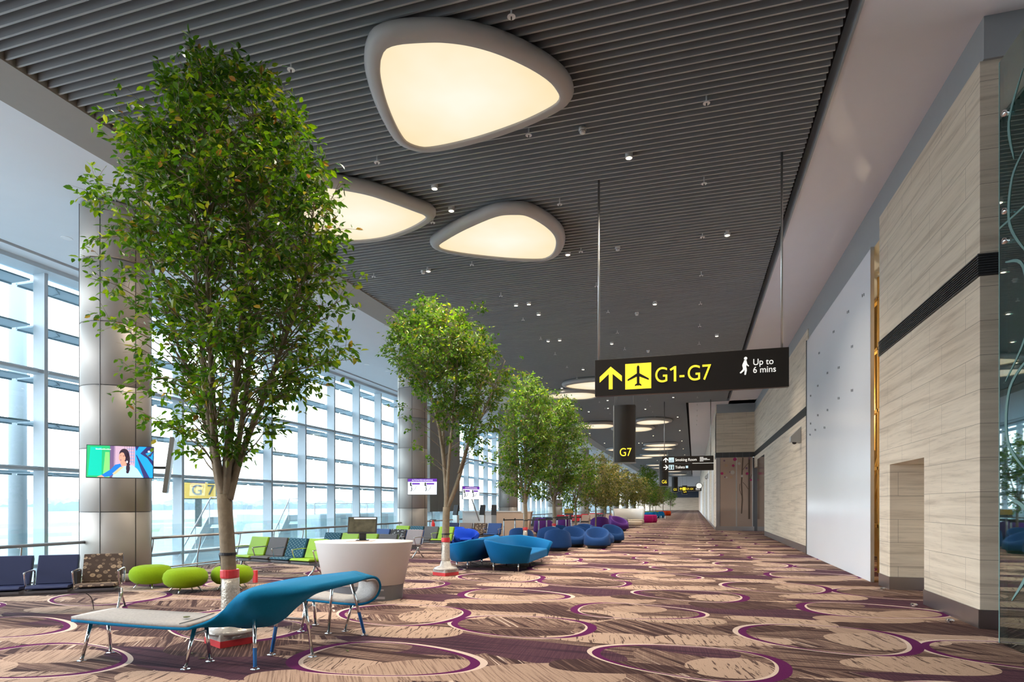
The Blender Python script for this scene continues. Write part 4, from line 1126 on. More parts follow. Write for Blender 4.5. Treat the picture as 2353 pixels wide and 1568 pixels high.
for a in range(4): poly(11, [(.935 + .022 * math.cos(a * PI / 4 + s_), .15 + .038 * math.sin(a * PI / 4 + s_)) for s_ in (0, .3, PI, PI + .3)], 12)
b.build('screen_picture', cols, t)
b = MB()
for k in range(12): b.box(-0.42 + k * 0.022, -0.42 + k * 0.022 + 0.014, -0.0085, -0.0075, 0.235, 0.252 + 0.006 * (k % 3 == 0))
b.build('caption_strokes', 'whitelit', t)
b = MB(); b.T = None; b.tube([(0, 0.05, 0), (-0.15, 0.9, 0.04)], 0.04, 8); b.box(-0.15, 0.15, 0.05, 0.08, -0.12, 0.12); b.build('bracket', 'dark', t)
t = thing('television', 'flat screen seen edge on beside the nearest column', 'television')
orient(t, (-11.25, 10.85, 2.53), math.radians(-47), 0); t.rotation_euler = (math.radians(0), math.radians(0), math.radians(43))
b = MB(); b.T = Matrix.Rotation(math.radians(7), 4, 'Y')
b.box(-0.045, 0.045, -0.33, 0.33, -0.62, 0.62); b.build('case', 'alu', t, bevel=0.005)
b = MB(); b.T = Matrix.Rotation(math.radians(7), 4, 'Y'); b.box(0.045, 0.048, -0.31, 0.31, -0.6, 0.6); b.build('screen', 'dark', t)
b = MB(); b.tube([(-0.04, 0, -0.05), (-0.45, 0.02, -0.05)], 0.03, 8); b.build('bracket', 'dark', t)

def board_screen(p, rz, label, w=1.30, h=0.72):
    t = thing('information_screen', label, 'screen'); orient(t, p, rz, math.radians(-4))
    b = MB(); b.box(-w / 2, w / 2, 0, 0.06, -h / 2, h / 2); b.build('case', 'dark', t)
    b = MB(); b.box(-w / 2 + .015, w / 2 - .015, -0.002, 0, -h / 2 + .015, h / 2 - .015); b.build('screen', 'scrwhite', t)
    b = MB(); b.box(-w / 2 + .015, w / 2 - .015, -0.004, -0.002, h / 2 - .145, h / 2 - .015)
    for x in (-.45, .18): b.box(x * w / 1.3, (x + .34) * w / 1.3, -0.004, -0.002, h / 2 - .27, h / 2 - .20)
    b.build('header', 'scrviolet', t)
    text('AUTOMATED BOARDING', 0.10, (0, -0.006, h / 2 - .115), (PI / 2, 0, 0), 'whitelit', t, ext=0.0005, align='CENTER', sx=0.8 * w / 1.3)
    b = MB()
    for x in (-.42, .22):
        x *= w / 1.3
        b.box(x - .12, x - .06, -0.004, -0.002, h / 2 - .33, h / 2 - .18)
        b.tube([(x - .02, -.004, -.2), (x + .10, -.004, -.12), (x + .16, -.004, .02)], .008, 4)
        b.tube([(x - .06, -.004, -.02), (x - .03, -.004, -.12), (x - .08, -.004, -.2)], .02, 4)
        b.add([(x - .05 + .025 * math.cos(k * PI / 5), -.004, .03 + .025 * math.sin(k * PI / 5)) for k in range(10)], [tuple(range(10))])
    b.build('picture_figure', 'sign', t)
    return t
M['scrwhite'] = emitter('screen white', (0.80, 0.86, 0.92), 0.6); M['scrviolet'] = emitter('screen violet', (0.12, 0.02, 0.36), 0.6)
t = board_screen((-11.35, 24.3, 2.45), math.radians(14), 'white and violet AUTOMATED BOARDING screen on the second column')
b = MB(); b.tube([(0, .06, 0), (0, .35, 0)], .05, 8); b.build('bracket', 'dark', t)
t = board_screen((-10.65, 28.5, 2.25), math.radians(62), 'smaller angled white and violet screen between the second tree and windows', 1.1, 0.66)
t.rotation_euler = (0, 0, math.radians(60))
b = MB(); b.tube([(0, .06, -0.1), (0.6, .1, -1.4)], .03, 8); b.build('bracket', 'alu', t)
t = board_screen((-12.0, 54.2, 2.5), math.radians(14), 'distant white information screen on a far column')

# ------------------------------------------------------------------ bench around the first tree
bt = thing('ribbon_bench', 'winding ribbon bench in grey and turquoise wool around the nearest tree', 'bench', (0, 0, 0))
# stations: lower/front edge e1, crease m, far edge e2  (world coordinates)
ST = [((-6.27,4.8,0.45),(-6.3,5.06,0.455),(-6.33,5.34,0.45)),((-5.6,4.8,0.44),(-5.62,5.06,0.45),(-5.66,5.35,0.45)),((-4.87,4.82,0.44),(-4.9,5.08,0.44),(-4.95,5.36,0.45)),((-4.74,4.87,0.46),(-4.76,5.08,0.43),(-4.82,5.34,0.43)),((-4.62,4.95,0.51),(-4.62,5.1,0.43),(-4.68,5.3,0.405)),((-4.54,5.03,0.59),(-4.47,5.1,0.48),(-4.5,5.28,0.39)),((-4.44,5.03,0.68),(-4.37,5.06,0.6),(-4.34,5.32,0.4)),((-4.32,5.04,0.75),(-4.21,4.99,0.735),(-4.2,5.36,0.42)),((-4.3,5.2,0.785),(-4.12,5.05,0.765),(-4.12,5.44,0.48)),((-4.33,5.45,0.79),(-3.99,5.16,0.77),(-4.04,5.5,0.58)),((-4.35,5.68,0.79),(-3.9,5.3,0.772),(-3.94,5.55,0.67)),((-4.35,5.9,0.79),(-3.84,5.5,0.775),(-3.87,5.65,0.73)),((-4.3,6.2,0.79),(-3.8,5.85,0.778),(-3.81,5.92,0.75)),((-4.22,6.5,0.787),(-3.77,6.15,0.78),(-3.77,6.2,0.755)),((-4.15,6.75,0.785),(-3.76,6.42,0.78),(-3.74,6.45,0.76))]
ST = [tuple(Vector(q) for q in s_) for s_ in ST]
def dens(col, n=5): return smoothpath(col, n)
cols3 = [dens([s_[k] for s_ in ST], 5) for k in range(3)]
def strip(cA, cM, cB, off):
    rings = []
    n = len(cA)
    for i in range(n):
        a, m_, c = cA[i], cM[i], cB[i]
        pts = [a, a.lerp(m_, .5), a.lerp(m_, .93), m_.lerp(c, .12), m_.lerp(c, .5), c]
        rings.append(pts)
    return rings
def thick(rings, th0, th1):
    """offset the strip along its normals, returns closed rings between offsets th0 and th1"""
    n = len(rings); m_ = len(rings[0]); out = []
    for i in range(n):
        up = []
        for k in range(m_):
            du = rings[min(i + 1, n - 1)][k] - rings[max(i - 1, 0)][k]
            dv = rings[i][min(k + 1, m_ - 1)] - rings[i][max(k - 1, 0)]
            nn = du.cross(dv)
            up.append(nn.normalized() if nn.length > 1e-9 else Vector((0, 0, 1)))
        A = [rings[i][k] + up[k] * th1 for k in range(m_)]
        B_ = [rings[i][k] + up[k] * th0 for k in range(m_)]
        out.append(A + B_[::-1])
    return out
R3 = strip(*cols3, 0)
b = MB(); b.loft(thick(R3, 0.0, 0.03)); b.build('grey_cushion', 'greywool', bt, smooth=True)
b = MB(); b.loft(thick(R3, -0.03, 0.0)); b.build('turquoise_cushion', 'turq', bt, smooth=True)
# hook and lower return seat
hook = []
e1c, e2c = Vector((-3.73, 6.42, 0)), Vector((-4.15, 6.72, 0))
dirv = Vector((0.10, 0.62, 0)).normalized()
HK = [((-3.74, 6.45, 0.76), (-4.15, 6.75, 0.785)), ((-3.72, 6.6, 0.755), (-4.15, 6.9, 0.775)), ((-3.72, 6.7, 0.7), (-4.17, 7.02, 0.72)), ((-3.74, 6.75, 0.61), (-4.19, 7.08, 0.62)), ((-3.8, 6.73, 0.5), (-4.22, 7.08, 0.51)), ((-3.93, 6.68, 0.44), (-4.3, 7.06, 0.45)), ((-4.2, 6.68, 0.43), (-4.5, 7.12, 0.44)), ((-4.6, 6.76, 0.43), (-4.8, 7.24, 0.44)), ((-5.1, 6.86, 0.43), (-5.2, 7.34, 0.44)), ((-5.85, 6.95, 0.43), (-5.9, 7.45, 0.44))]
A_ = dens([h_[0] for h_ in HK], 5); B_ = dens([h_[1] for h_ in HK], 5)
rr = [[a.lerp(c, t_) for t_ in (0, .25, .5, .75, 1)] for a, c in zip(A_, B_)]
b = MB(); b.loft(thick(rr, 0.0, 0.03)); b.build('hook_outer', 'turq', bt, smooth=True)
b = MB(); b.loft(thick(rr, -0.03, 0.0)); b.build('hook_lining', 'greywool', bt, smooth=True)
# seams
b = MB()
for i in (10, ):
    b.tube([v + Vector((0, 0, 0.036)) for v in R3[i]], 0.004, 5)
b.build('seam', 'strap', bt)
legs = [((-6.20, 4.86), (-6.17, 4.95), .42), ((-6.23, 5.22), (-6.20, 5.16), .42), ((-4.88, 4.90), (-4.84, 4.98), .41), ((-4.88, 5.23), (-4.88, 5.17), .42), ((-4.21, 5.10), (-4.24, 5.13), .50),
        ((-4.45, 5.65), (-4.33, 5.68), .74), ((-3.96, 5.70), (-4.02, 5.62), .72), ((-4.49, 6.80), (-4.33, 6.66), .74), ((-3.99, 6.84), (-4.02, 6.56), .74), ((-4.98, 7.24), (-4.95, 7.14), .41),
        ((-4.90, 6.80), (-4.88, 6.90), .41), ((-5.66, 7.40), (-5.60, 7.32), .41), ((-5.56, 6.94), (-5.55, 7.04), .41), ((-4.36, 6.98), (-4.2, 6.92), .42)]
for (fx, fy), (tx, ty), tz in legs:
    b = MB(); b.tube([(fx, fy, 0.01), (tx, ty, tz)], [0.017, 0.021], 14); lg = b.build('leg', 'chrome', bt, smooth=True)
    b = MB(); b.lathe([(0.0, 0), (0.045, 0), (0.045, 0.008), (0.02, 0.012), (0.02, 0.03)], 20, c=(fx, fy, 0)); b.build('foot_disc', 'chrome', lg)
    f_ = 0.5
    b = MB(); b.tube([(fx + (tx - fx) * q, fy + (ty - fy) * q, 0.01 + (tz - .01) * q) for q in (0.04, 0.42)], [0.0182, 0.0202], 14, False)
    if (fx * 37) % 1 < .38: b.build('blue_film', 'blue_leg', lg, smooth=True)
for a, c, z in (((-6.17, 4.95), (-6.20, 5.16), .34), ((-4.84, 4.98), (-4.88, 5.17), .34), ((-4.35, 5.66), (-4.04, 5.63), .42), ((-4.95, 7.1), (-4.88, 6.92), .3)):
    b = MB(); b.tube([(a[0], a[1], z), (c[0], c[1], z)], 0.014, 6); b.build('stretcher', 'steel', bt)
tag(MB().lathe([(0, 0), (0.03, 0.004), (0.035, 0.012), (0.0, 0.016)], 12).build('dry_leaf', 'leaf2', None, loc=(-5.02, 5.06, 0.487)), 'curled dry leaf lying on the grey end of the bench', 'leaf')
random.seed(11)
for i, (x, y, lb) in enumerate([(-5.35, 5.45, 'fallen yellow leaf on the carpet under the grey bench seat'), (-5.05, 5.30, 'fallen yellow leaf beside the red taped planter of the nearest tree'), (-3.75, 6.05, 'fallen yellow leaf on the carpet right of the bench legs'), (-6.9, 7.9, 'fallen dark leaf on the carpet behind the nearest trunk')]):
    b = MB(); a = random.random() * 6
    pts = [(-.045, 0, .004), (-.01, .018, .012), (.05, 0, .006), (-.01, -.018, .010)]
    b.T = Matrix.Rotation(a, 4, 'Z'); b.add(pts + [(p[0], p[1], p[2] + .002) for p in pts], [(0, 1, 2, 3), (4, 7, 6, 5), (0, 4, 5, 1), (1, 5, 6, 2), (2, 6, 7, 3), (3, 7, 4, 0)])
    tag(b.build('fallen_leaf', 'leaf2', None, loc=(x, y, 0)), lb, 'leaf')

# ------------------------------------------------------------------ counter with monitor
dk = thing('information_counter', 'white tapering oval counter on a grey plinth behind the bench', 'counter', (-5.62, 9.62, 0), math.radians(16.6))
b = MB(); b.lathe([(0.0, 0), (0.655, 0), (0.675, 0.26), (0.0, 0.26)], 64, sx=1.03, sy=0.75); b.build('plinth', 'grey', dk)
b = MB(); b.lathe([(0.0, 0.262), (0.685, 0.262), (0.83, 0.985), (0.84, 1.0), (0.835, 1.01), (0.0, 1.01)], 96, sx=1.03, sy=0.75); o = b.build('body', 'white', dk)
o.data.polygons.foreach_set('use_smooth', [len(p_.vertices) == 4 for p_ in o.data.polygons])
M['inset'] = pmat('inset tan top', (0.55, 0.40, 0.30), 0.4)
b = MB(); b.box(-0.28, 0.18, -0.18, 0.12, 1.01, 1.016); b.build('inset_top', 'inset', dk)
b = MB(); b.box(0.33, 0.45, -0.499, -0.49, 0.19, 0.215); b.box(0.30, 0.47, -0.496, -0.487, 0.05, 0.09); b.build('socket_plate', 'alu', dk)
b = MB(); b.box(0.28, 0.34, -0.545, -0.53, 0.40, 0.41); b.build('slot', 'dark', dk)
mt = thing('monitor', 'black monitor on the white counter', 'monitor', (-5.68, 9.66, 1.016), math.radians(22))
b = MB(); b.box(-0.11, 0.11, -0.08, 0.10, 0, 0.012); b.box(-0.06, 0.06, 0.0, 0.06, 0.01, 0.16); b.build('stand', 'dark', mt, bevel=0.006)
b = MB(); b.T = Matrix.Translation((0, 0, 0.27)) @ Matrix.Rotation(math.radians(-20), 4, 'X'); b.box(-0.255, 0.255, -0.02, 0.02, -0.155, 0.155); b.build('case', 'dark', mt, bevel=0.008)
M['monitor'] = pmat('dim screen picture', (0.05, 0.045, 0.03), 0.25, var=0.9, scale=9, emit=0.7)
b = MB(); b.T = Matrix.Translation((0, 0, 0.27)) @ Matrix.Rotation(math.radians(-20), 4, 'X'); b.box(-0.235, 0.235, -0.0225, -0.02, -0.13, 0.135); b.build('screen', 'monitor', mt)
b = MB(); b.T = Matrix.Translation((0, 0, 0.27)) @ Matrix.Rotation(math.radians(-20), 4, 'X'); b.box(-0.15, 0.235, -0.0235, -0.0225, 0.112, 0.135); b.build('menu_bar', 'scrwhite', mt)

# ------------------------------------------------------------------ ottomans
ot = thing('ottoman', 'middle green pouf on chrome legs in front of the nearest column', 'ottoman', (-9.25, 9.30, 0))
b = MB(); b.lathe([(0.0, .09), (.18, .09), (.29, .115), (.365, .18), (.39, .27), (.37, .36), (.31, .425), (.22, .45), (.12, .448), (0.0, .445)], 40); b.build('cushion', 'lime', ot, smooth=True)
for a in (0.4, 1.97, 3.54, 5.1):
    b = MB(); b.tube([(.20 * math.cos(a), .20 * math.sin(a), .12), (.27 * math.cos(a), .27 * math.sin(a), .05), (.31 * math.cos(a), .31 * math.sin(a), .0)], .013, 8); b.build('leg', 'chrome', ot, smooth=True)
dup(ot, (-10.35, 9.55, 0), 0.5, 'green pouf half hidden behind the ringed brown seat')
dup(ot, (-8.75, 9.95, 0), 0.9, 'green pouf directly behind the nearest tree trunk')

# ------------------------------------------------------------------ beam seating
def beam_row(x, y, ang, seats, label, w=0.62, feet=None, group=None, rows2=None):
    t = thing('beam_seating', label, 'seats', (x, y, 0), ang, group)
    n = len(seats); Lh = n * w
    b = MB(); b.box(0.0, Lh, -0.06, 0.04, 0.28, 0.345); b.build('beam', 'grey', t, bevel=0.01)
    for i, (fab, shell) in enumerate(seats):
        x0 = i * w + 0.035; x1 = (i + 1) * w - 0.035
        b = MB(); b.prism([(-.29, .42), (-.25, .445), (.19, .425), (.19, .37), (-.25, .395), (-.29, .40)], 'x', x0, x1); b.build('seat', fab, t, bevel=0.012)
        b = MB(); b.box(x0 + .01, x1 - .01, -.26, .20, .34, .375); b.build('seat_pan', 'seatpan', t)
        b = MB(); b.prism([(.13, .43), (.185, .43), (.33, .84), (.32, .865), (.285, .865)], 'x', x0, x1); b.build('backrest', fab, t, bevel=0.012)
        b = MB(); b.prism([(.187, .40), (.21, .40), (.37, .80), (.352, .86), (.335, .84)], 'x', x0 + .004, x1 - .004); b.build('back_shell', shell, t)
    for i in range(n + 1):
        xx = i * w
        b = MB(); b.tube(smoothpath([(xx, .20, .40), (xx, .25, .57), (xx, .20, .64), (xx, -.14, .635), (xx, -.18, .60), (xx, -.10, .36)], 4), .014, 8); b.build('armrest', 'chrome', t, smooth=True)
    ft = feet if feet is not None else (0.0, Lh)
    for xx in ft:
        b = MB(); b.tube([(xx, -.02, .33), (xx, -.06, .20), (xx, -.28, .02)], [.026, .022, .015], 8); b.tube([(xx, -.02, .33), (xx, .04, .20), (xx, .26, .02)], [.026, .022, .015], 8)
        b.build('leg', 'chrome', t, smooth=True)
        b = MB(); b.lathe([(0, 0), (.028, 0), (.028, .015), (0, .02)], 12, c=(xx, -.28, 0)); b.lathe([(0, 0), (.028, 0), (.028, .015), (0, .02)], 12, c=(xx, .26, 0)); b.build('glide', 'dark', t)
    return t
M['seatpan'] = pmat('grey seat pan', (0.14, 0.14, 0.15), 0.45)
nv, rg, rg2, lm, gy, ds, pl, bl, br_ = ('seat_navy', 'seat_navy'), ('seat_rings', 'seat_navy'), ('seat_rings2', 'dark'), ('seat_lime', 'seat_limeback'), ('seat_grey', 'seat_limeback'), ('seat_dash', 'dark'), ('seat_pale', 'seat_blue'), ('seat_blue', 'seat_navy'), ('seat_brown', 'seat_navy')
aA = math.radians(38.0)
xr, yr = -8.70, 7.47; wA = 0.60
t = beam_row(xr - 4 * wA * math.cos(aA), yr - 4 * wA * math.sin(aA), aA, [nv, nv, nv, rg], 'row of navy seats with a ringed brown end seat, cut off by the left edge', w=wA, feet=(0.0, 4 * wA))
b = MB(); b.box(3 * wA - .03, 3 * wA + .03, -.05, .14, .40, .62); b.build('power_box', 'dark', t, bevel=.005)
b = MB(); b.tube(smoothpath([(3 * wA + .12, 0, .28), (3 * wA + .2, 0, .2), (3 * wA + .22, .05, .01)], 4), .006, 6); b.build('cable', 'strap', t)
def row_right(xr, yr, ang_deg, n, w):
    a = math.radians(ang_deg); return xr - n * w * math.cos(a), yr - n * w * math.sin(a), a
x_, y_, a_ = row_right(-8.05, 11.85, -13, 4, 0.68)
beam_row(x_, y_, a_, [lm, gy, ds, lm], 'four seats, green, charcoal, teal dashed and green, left of the counter', w=0.68, feet=(0.1, 2.62))
x_, y_, a_ = row_right(-7.6, 14.35, -13, 4, 0.68)
t = beam_row(x_, y_, a_, [ds, lm, lm, gy], 'back row of teal dashed and green seats behind the counter', w=0.68)
x_, y_, a_ = row_right(-8.25, 17.35, -13, 4, 0.68)
beam_row(x_, y_, a_, [gy, bl, ('seat_rings2', 'seat_blue'), pl], 'seats in charcoal, blue, ringed charcoal and pale grey right of the monitor', w=0.68)
x_, y_, a_ = row_right(-8.3, 20.05, -13, 4, 0.68)
beam_row(x_, y_, a_, [lm, ds, gy, lm], 'four seats ending in a green one beside the second tree', w=0.68)
x_, y_, a_ = row_right(-7.9, 24.6, -4, 4, 0.68)
beam_row(x_, y_, a_, [nv, br_, ('seat_rings', 'seat_navy'), bl], 'navy, taupe and ringed seats behind the royal blue armchairs', w=0.68)
rd, tn = ('seat_red', 'seat_red'), ('seat_tan', 'seat_red')
beam_row(-10.6, 47.5, math.radians(-8), [rd, rd, rd, tn], 'distant red seats with one tan seat behind the queue barriers', w=0.7)
beam_row(-9.6, 52.8, math.radians(-8), [rd, tn, ('seat_rings2', 'seat_red'), tn], 'distant red, tan and ringed seats right of the fourth trunk', w=0.7)
beam_row(-9.8, 58.5, math.radians(-8), [rd, rd, ('seat_grey', 'seat_grey'), tn], 'farthest distant row of red, charcoal and tan seats', w=0.7)
beam_row(-11.6, 38.5, math.radians(-8), [nv, nv, gy, nv], 'distant dark seats beyond the queue barriers by the windows', w=0.7)

# ------------------------------------------------------------------ curved sofas
def arc_sofa(x, y, rz, label, mat='sofa', L_=2.9, D=0.95, gp=None, hgt=.77, lh=.20):
    """back along local +y... seat opens to local +x"""
    t = thing('curved_sofa', label, 'sofa', (x, y, 0), rz, gp)
    path = [(D + .10, -L_ / 2 + .34), (D * .62, -L_ / 2 - .0), (.20, -L_ / 2 + .12), (.04, -L_ / 2 + .5), (0, 0), (.04, L_ / 2 - .5), (.20, L_ / 2 - .12), (D * .62, L_ / 2 + .0), (D + .10, L_ / 2 - .34)]
    P = smoothpath([(a, c, 0) for a, c in path], 6); n = len(P); rings = []
    for i, p in enumerate(P):
        d = (P[min(i + 1, n - 1)] - P[max(i - 1, 0)]).normalized(); nn = Vector((d.y, -d.x, 0))   # outward
        if nn.dot(p - Vector((D * .6, 0, 0))) < 0: nn = -nn
        e = abs(i / (n - 1) * 2 - 1); top = hgt - .17 * max(0, (e - .55) / .45)
        ins = -nn
        rings.append([p + Vector((0, 0, lh)), p + nn * .10 + Vector((0, 0, lh + .25)), p + nn * .19 + Vector((0, 0, top - .03)), p + nn * .17 + Vector((0, 0, top)), p + nn * .13 + Vector((0, 0, top)), p + nn * .10 + Vector((0, 0, top - .03)), p + nn * -.02 + Vector((0, 0, lh + .22)), p - nn * .08 + Vector((0, 0, lh))])
    b = MB(); b.loft(rings); b.build('back_shell', mat, t, smooth=True)
    pts = []
    for p in P: 
        q = p - Vector((D * .6, 0, 0)); pts.append((p.x + (0.03 if p.x < D * .9 else 0), p.y * .965))
    b = MB(); b.prism(pts, 'z', lh + .0, .42); b.build('seat', mat, t, bevel=.03, seg=3)
    for (lx, ly) in ((.2, -L_ / 2 + .12), (D - .12, -L_ / 2 + .16), (.15, 0), (D - .15, 0), (.2, L_ / 2 - .12), (D - .12, L_ / 2 - .16)):
        b = MB(); b.tube([(lx, ly, 0), (lx, ly, lh + .02)], .018, 10); b.build('leg', 'chrome', t, smooth=True)
    return t
arc_sofa(-5.02, 15.75, math.radians(1), 'petrol blue curved sofa opening right, in front of the steel blue tub chairs', L_=2.9, D=.95)
s_ = arc_sofa(-5.42, 15.75, math.radians(183), 'petrol blue curved sofa seen from its arm end, left of its twin', L_=2.5, D=.62)
# tub chairs ------------------------------------------------------------
def tub(x, y, rz, label, mat='tub', gp=None, s=1.0):
    t = thing('tub_chair', label, 'armchair', (x, y, 0), rz, gp)
    n = 40; prof_o = [(.36, .10), (.47, .16), (.455, .30), (.42, .46)]
    b = MB(); rings = []
    def top(a): return .575 + .185 * math.cos(a)          # high at the back (+y is a=0)
    tilt = 0
    for r, z in ((.37, .10), (.45, .125), (.472, .16), (.468, .26), (.455, .37)):
        rings.append([(r * math.sin(2 * PI * k / n), r * math.cos(2 * PI * k / n), z) for k in range(n)])
    for r, dz in ((.425, -.015), (.415, .0), (.375, .0), (.355, -.03), (.33, -.11)):
        rings.append([(r * math.sin(2 * PI * k / n), r * math.cos(2 * PI * k / n), top(2 * PI * k / n) + dz - .02) for k in range(n)])
    rings.append([(.27 * math.sin(2 * PI * k / n), .27 * math.cos(2 * PI * k / n) - .02, .34 + .05 * math.cos(2 * PI * k / n)) for k in range(n)])
    rings.append([(.24 * math.sin(2 * PI * k / n), .24 * math.cos(2 * PI * k / n) - .03, .30) for k in range(n)])
    b.loft(rings); b.build('shell', mat, t, smooth=True)
    b = MB(); b.lathe([(0, .29), (.24, .29), (.255, .32), (.21, .345), (0, .35)], 28, c=(0, -.03, 0)); b.build('seat', mat, t, smooth=True)
    b = MB(); b.lathe([(0, 0), (.31, 0), (.38, .10), (0, .10)], 32); b.build('base', 'dark', t)
    t.scale = (s, s, s)
    return t
def face(x, y, cx, cy): return math.atan2(cy - y, cx - x) + PI / 2
T0 = (-4.35, 25.0)
tl = [((-3.55, 23.2), 'steel blue tub chair facing the viewer, front right of the group'), ((-4.72, 21.5), 'steel blue tub chair turned away, directly behind the curved sofa'), ((-4.55, 23.75), 'steel blue tub chair with its bowl showing, second behind the sofa'),
      ((-3.60, 24.7), 'steel blue tub chair tucked right behind the front right one'), ((-3.42, 26.8), 'steel blue tub chair at the far right end of the group'), ((-4.45, 25.6), 'steel blue tub chair in the middle of the group behind'), ((-6.3, 22.3), 'steel blue tub chair showing only its back above the curved sofa, left'),
      ((-5.6, 23.9), 'steel blue tub chair left of the third trunk'), ((-4.75, 27.3), 'steel blue tub chair at the back of the group beside the fourth trunk'), ((-5.55, 25.9), 'steel blue tub chair at the back left of the group')]
rots = [0.15, PI + .2, .45, 1.3, .6, 2.2, PI + .1, PI + .4, .2, PI]
proto_tub = None
for ((x, y), lb), r_ in zip(tl, rots):
    if proto_tub is None: proto_tub = tub(x, y, r_, lb, s=1.08)
    else: dup(proto_tub, (x, y, 0), r_, lb)
pt = tub(-4.55, 38.9, .8, 'purple tub chair nearest the walkway, turned away', 'purple', s=1.28)
for (x, y), r_, lb in (((-5.55, 37.3), 3.4, 'purple tub chair left of the nearest purple one, by the fifth trunk'), ((-5.0, 41.5), 2.0, 'purple tub chair behind the pair of purple ones'), ((-8.0, 33.0), 2.9, 'purple tub chair behind the queue barrier, left one'), ((-7.25, 34.2), 3.3, 'purple tub chair behind the queue barrier, right one')):
    dup(pt, (x, y, 0), r_, lb)
# folded ribbon armchairs (royal blue)
def ribbon_chair(x, y, rz, label):
    t = thing('ribbon_armchair', label, 'armchair', (x, y, 0), rz)
    W = [(-.50, -.16, .60), (-.44, .10, .70), (-.26, .34, .76), (0, .40, .77), (.26, .34, .76), (.44, .10, .70), (.50, -.16, .60)]
    I = [(-.22, -.30, .44), (-.30, .0, .40), (-.18, .18, .40), (0, .22, .40), (.18, .18, .40), (.30, .0, .40), (.22, -.30, .44)]
    O = [(-.10, -.18, .10), (-.14, -.02, .10), (-.10, .10, .10), (0, .13, .10), (.10, .10, .10), (.14, -.02, .10), (.10, -.18, .10)]
    A = smoothpath(W, 5); C_ = smoothpath(I, 5); D_ = smoothpath(O, 5)
    rings = []
    for a, c, d in zip(A, C_, D_):
        mid = a.lerp(d, .5) + Vector((a.x * .25, a.y * .25, -.02))
        rings.append([d, mid, a - Vector((0, 0, .04)) + Vector((a.x * .06, a.y * .06, 0)), a, a - Vector((a.x * .12, a.y * .12, .0)), a.lerp(c, .6), c, c * .8 + Vector((0, -.03, .07 * 0))])
    b = MB(); b.loft(rings, True, True); b.build('shell', 'royal', t, smooth=True)
    b = MB(); b.lathe([(0, .36), (.28, .36), (.30, .40), (.22, .44), (0, .45)], 24, sx=1.0, sy=.95, c=(0, -.06, 0)); b.build('seat', 'royal', t, smooth=True)
    b = MB(); b.tube([(-.05, -.1, .36), (-.05, -.2, .0)], .012, 8); b.tube([(.05, .1, .36), (.05, .05, .0)], .012, 8); b.lathe([(0, 0), (.2, 0), (.2, .012), (0, .02)], 24); b.build('leg', 'chrome', t)
    return t
rc = ribbon_chair(-8.05, 20.9, math.radians(25), 'royal blue folded armchair beside the second tree trunk, front one')
dup(rc, (-9.2, 22.6, 0), math.radians(-20), 'royal blue folded armchair behind the second tree trunk, back one')

# ------------------------------------------------------------------ farther seating islands
def island(x, y, r, label, seatmat, backmat, backh=.95, a0=0.3, a1=3.6):
    t = thing('round_sofa', label, 'sofa', (x, y, 0))
    b = MB(); b.lathe([(0, .18), (r - .05, .18), (r, .22), (r, .40), (r - .04, .44), (0, .44)], 40); b.build('seat', seatmat, t, smooth=False)
    n = 22; rings = []
    for i in range(n + 1):
        a = a0 + (a1 - a0) * i / n; c, s = math.cos(a), math.sin(a)
        rings.append([((r - .12) * c, (r - .12) * s, .40), ((r + .02) * c, (r + .02) * s, .30), ((r + .12) * c, (r + .12) * s, backh), ((r + .03) * c, (r + .03) * s, backh)])
    b = MB(); b.loft(rings); b.build('back', backmat, t, smooth=True)
    for k in range(5):
        a = k * 2 * PI / 5 + .3; b = MB(); b.tube([((r - .2) * math.cos(a), (r - .2) * math.sin(a), 0), ((r - .2) * math.cos(a), (r - .2) * math.sin(a), .2)], .02, 8); b.build('leg', 'chrome', t)
    return t
island(-5.2, 51.2, 1.25, 'round sofa with tall white curved back and cream and red seat', 'creamseat', 'white', 1.35, .4, 3.6)
island(-4.5, 45.6, .85, 'small round cream and grey sofa beside the purple chairs', 'creamseat', 'greywool', .72, 2.0, 4.6)
def blocks(x, y, label, mat, n=3):
    t = thing('lobed_sofa', label, 'sofa', (x, y, 0))
    for k in range(n):
        a = k * 2 * PI / n + .5
        b = MB(); b.lathe([(0, 0), (.55, 0), (.62, .2), (.60, .62), (.52, .72), (.42, .70), (.36, .42), (0, .40)], 24, c=(.75 * math.cos(a), .75 * math.sin(a), 0)); b.build('seat_lobe', mat, t, smooth=True)
    return t
blocks(-4.6, 58.5, 'magenta lobed sofa beside the white backed one', 'magenta', 4)
blocks(-6.0, 70.5, 'distant bright blue lobed sofa beyond the magenta one', 'sofa', 3)
blocks(-4.9, 80, 'distant second bright blue sofa with open chairs near the walkway', 'sofa', 3)
blocks(-5.6, 90, 'distant grass green sofa beyond the blue ones', 'green2', 3)
blocks(-4.7, 97, 'distant orange red sofa, farthest bright one', 'orange', 3)
def slim_chair(x, y, rz, lb, mat='tub'):
    t = thing('lounge_chair', lb, 'chair', (x, y, 0), rz)
    b = MB(); b.prism([(-.3, .38), (.25, .34), (.5, .85), (.46, .87), (.22, .40), (-.3, .43)], 'x', -.3, .3); b.build('seat', mat, t)
    for sx in (-.25, .25):
        b = MB(); b.tube([(sx, -.25, .38), (sx, -.3, 0)], .014, 6); b.tube([(sx, .22, .36), (sx, .35, 0)], .014, 6); b.build('leg', 'chrome', t)
    return t
c0 = slim_chair(-4.0, 73.5, 1.2, 'slim blue lounge chair by the walkway, left of two', 'sofa'); dup(c0, (-3.7, 76.0, 0), .4, 'slim blue lounge chair by the walkway, right of two')

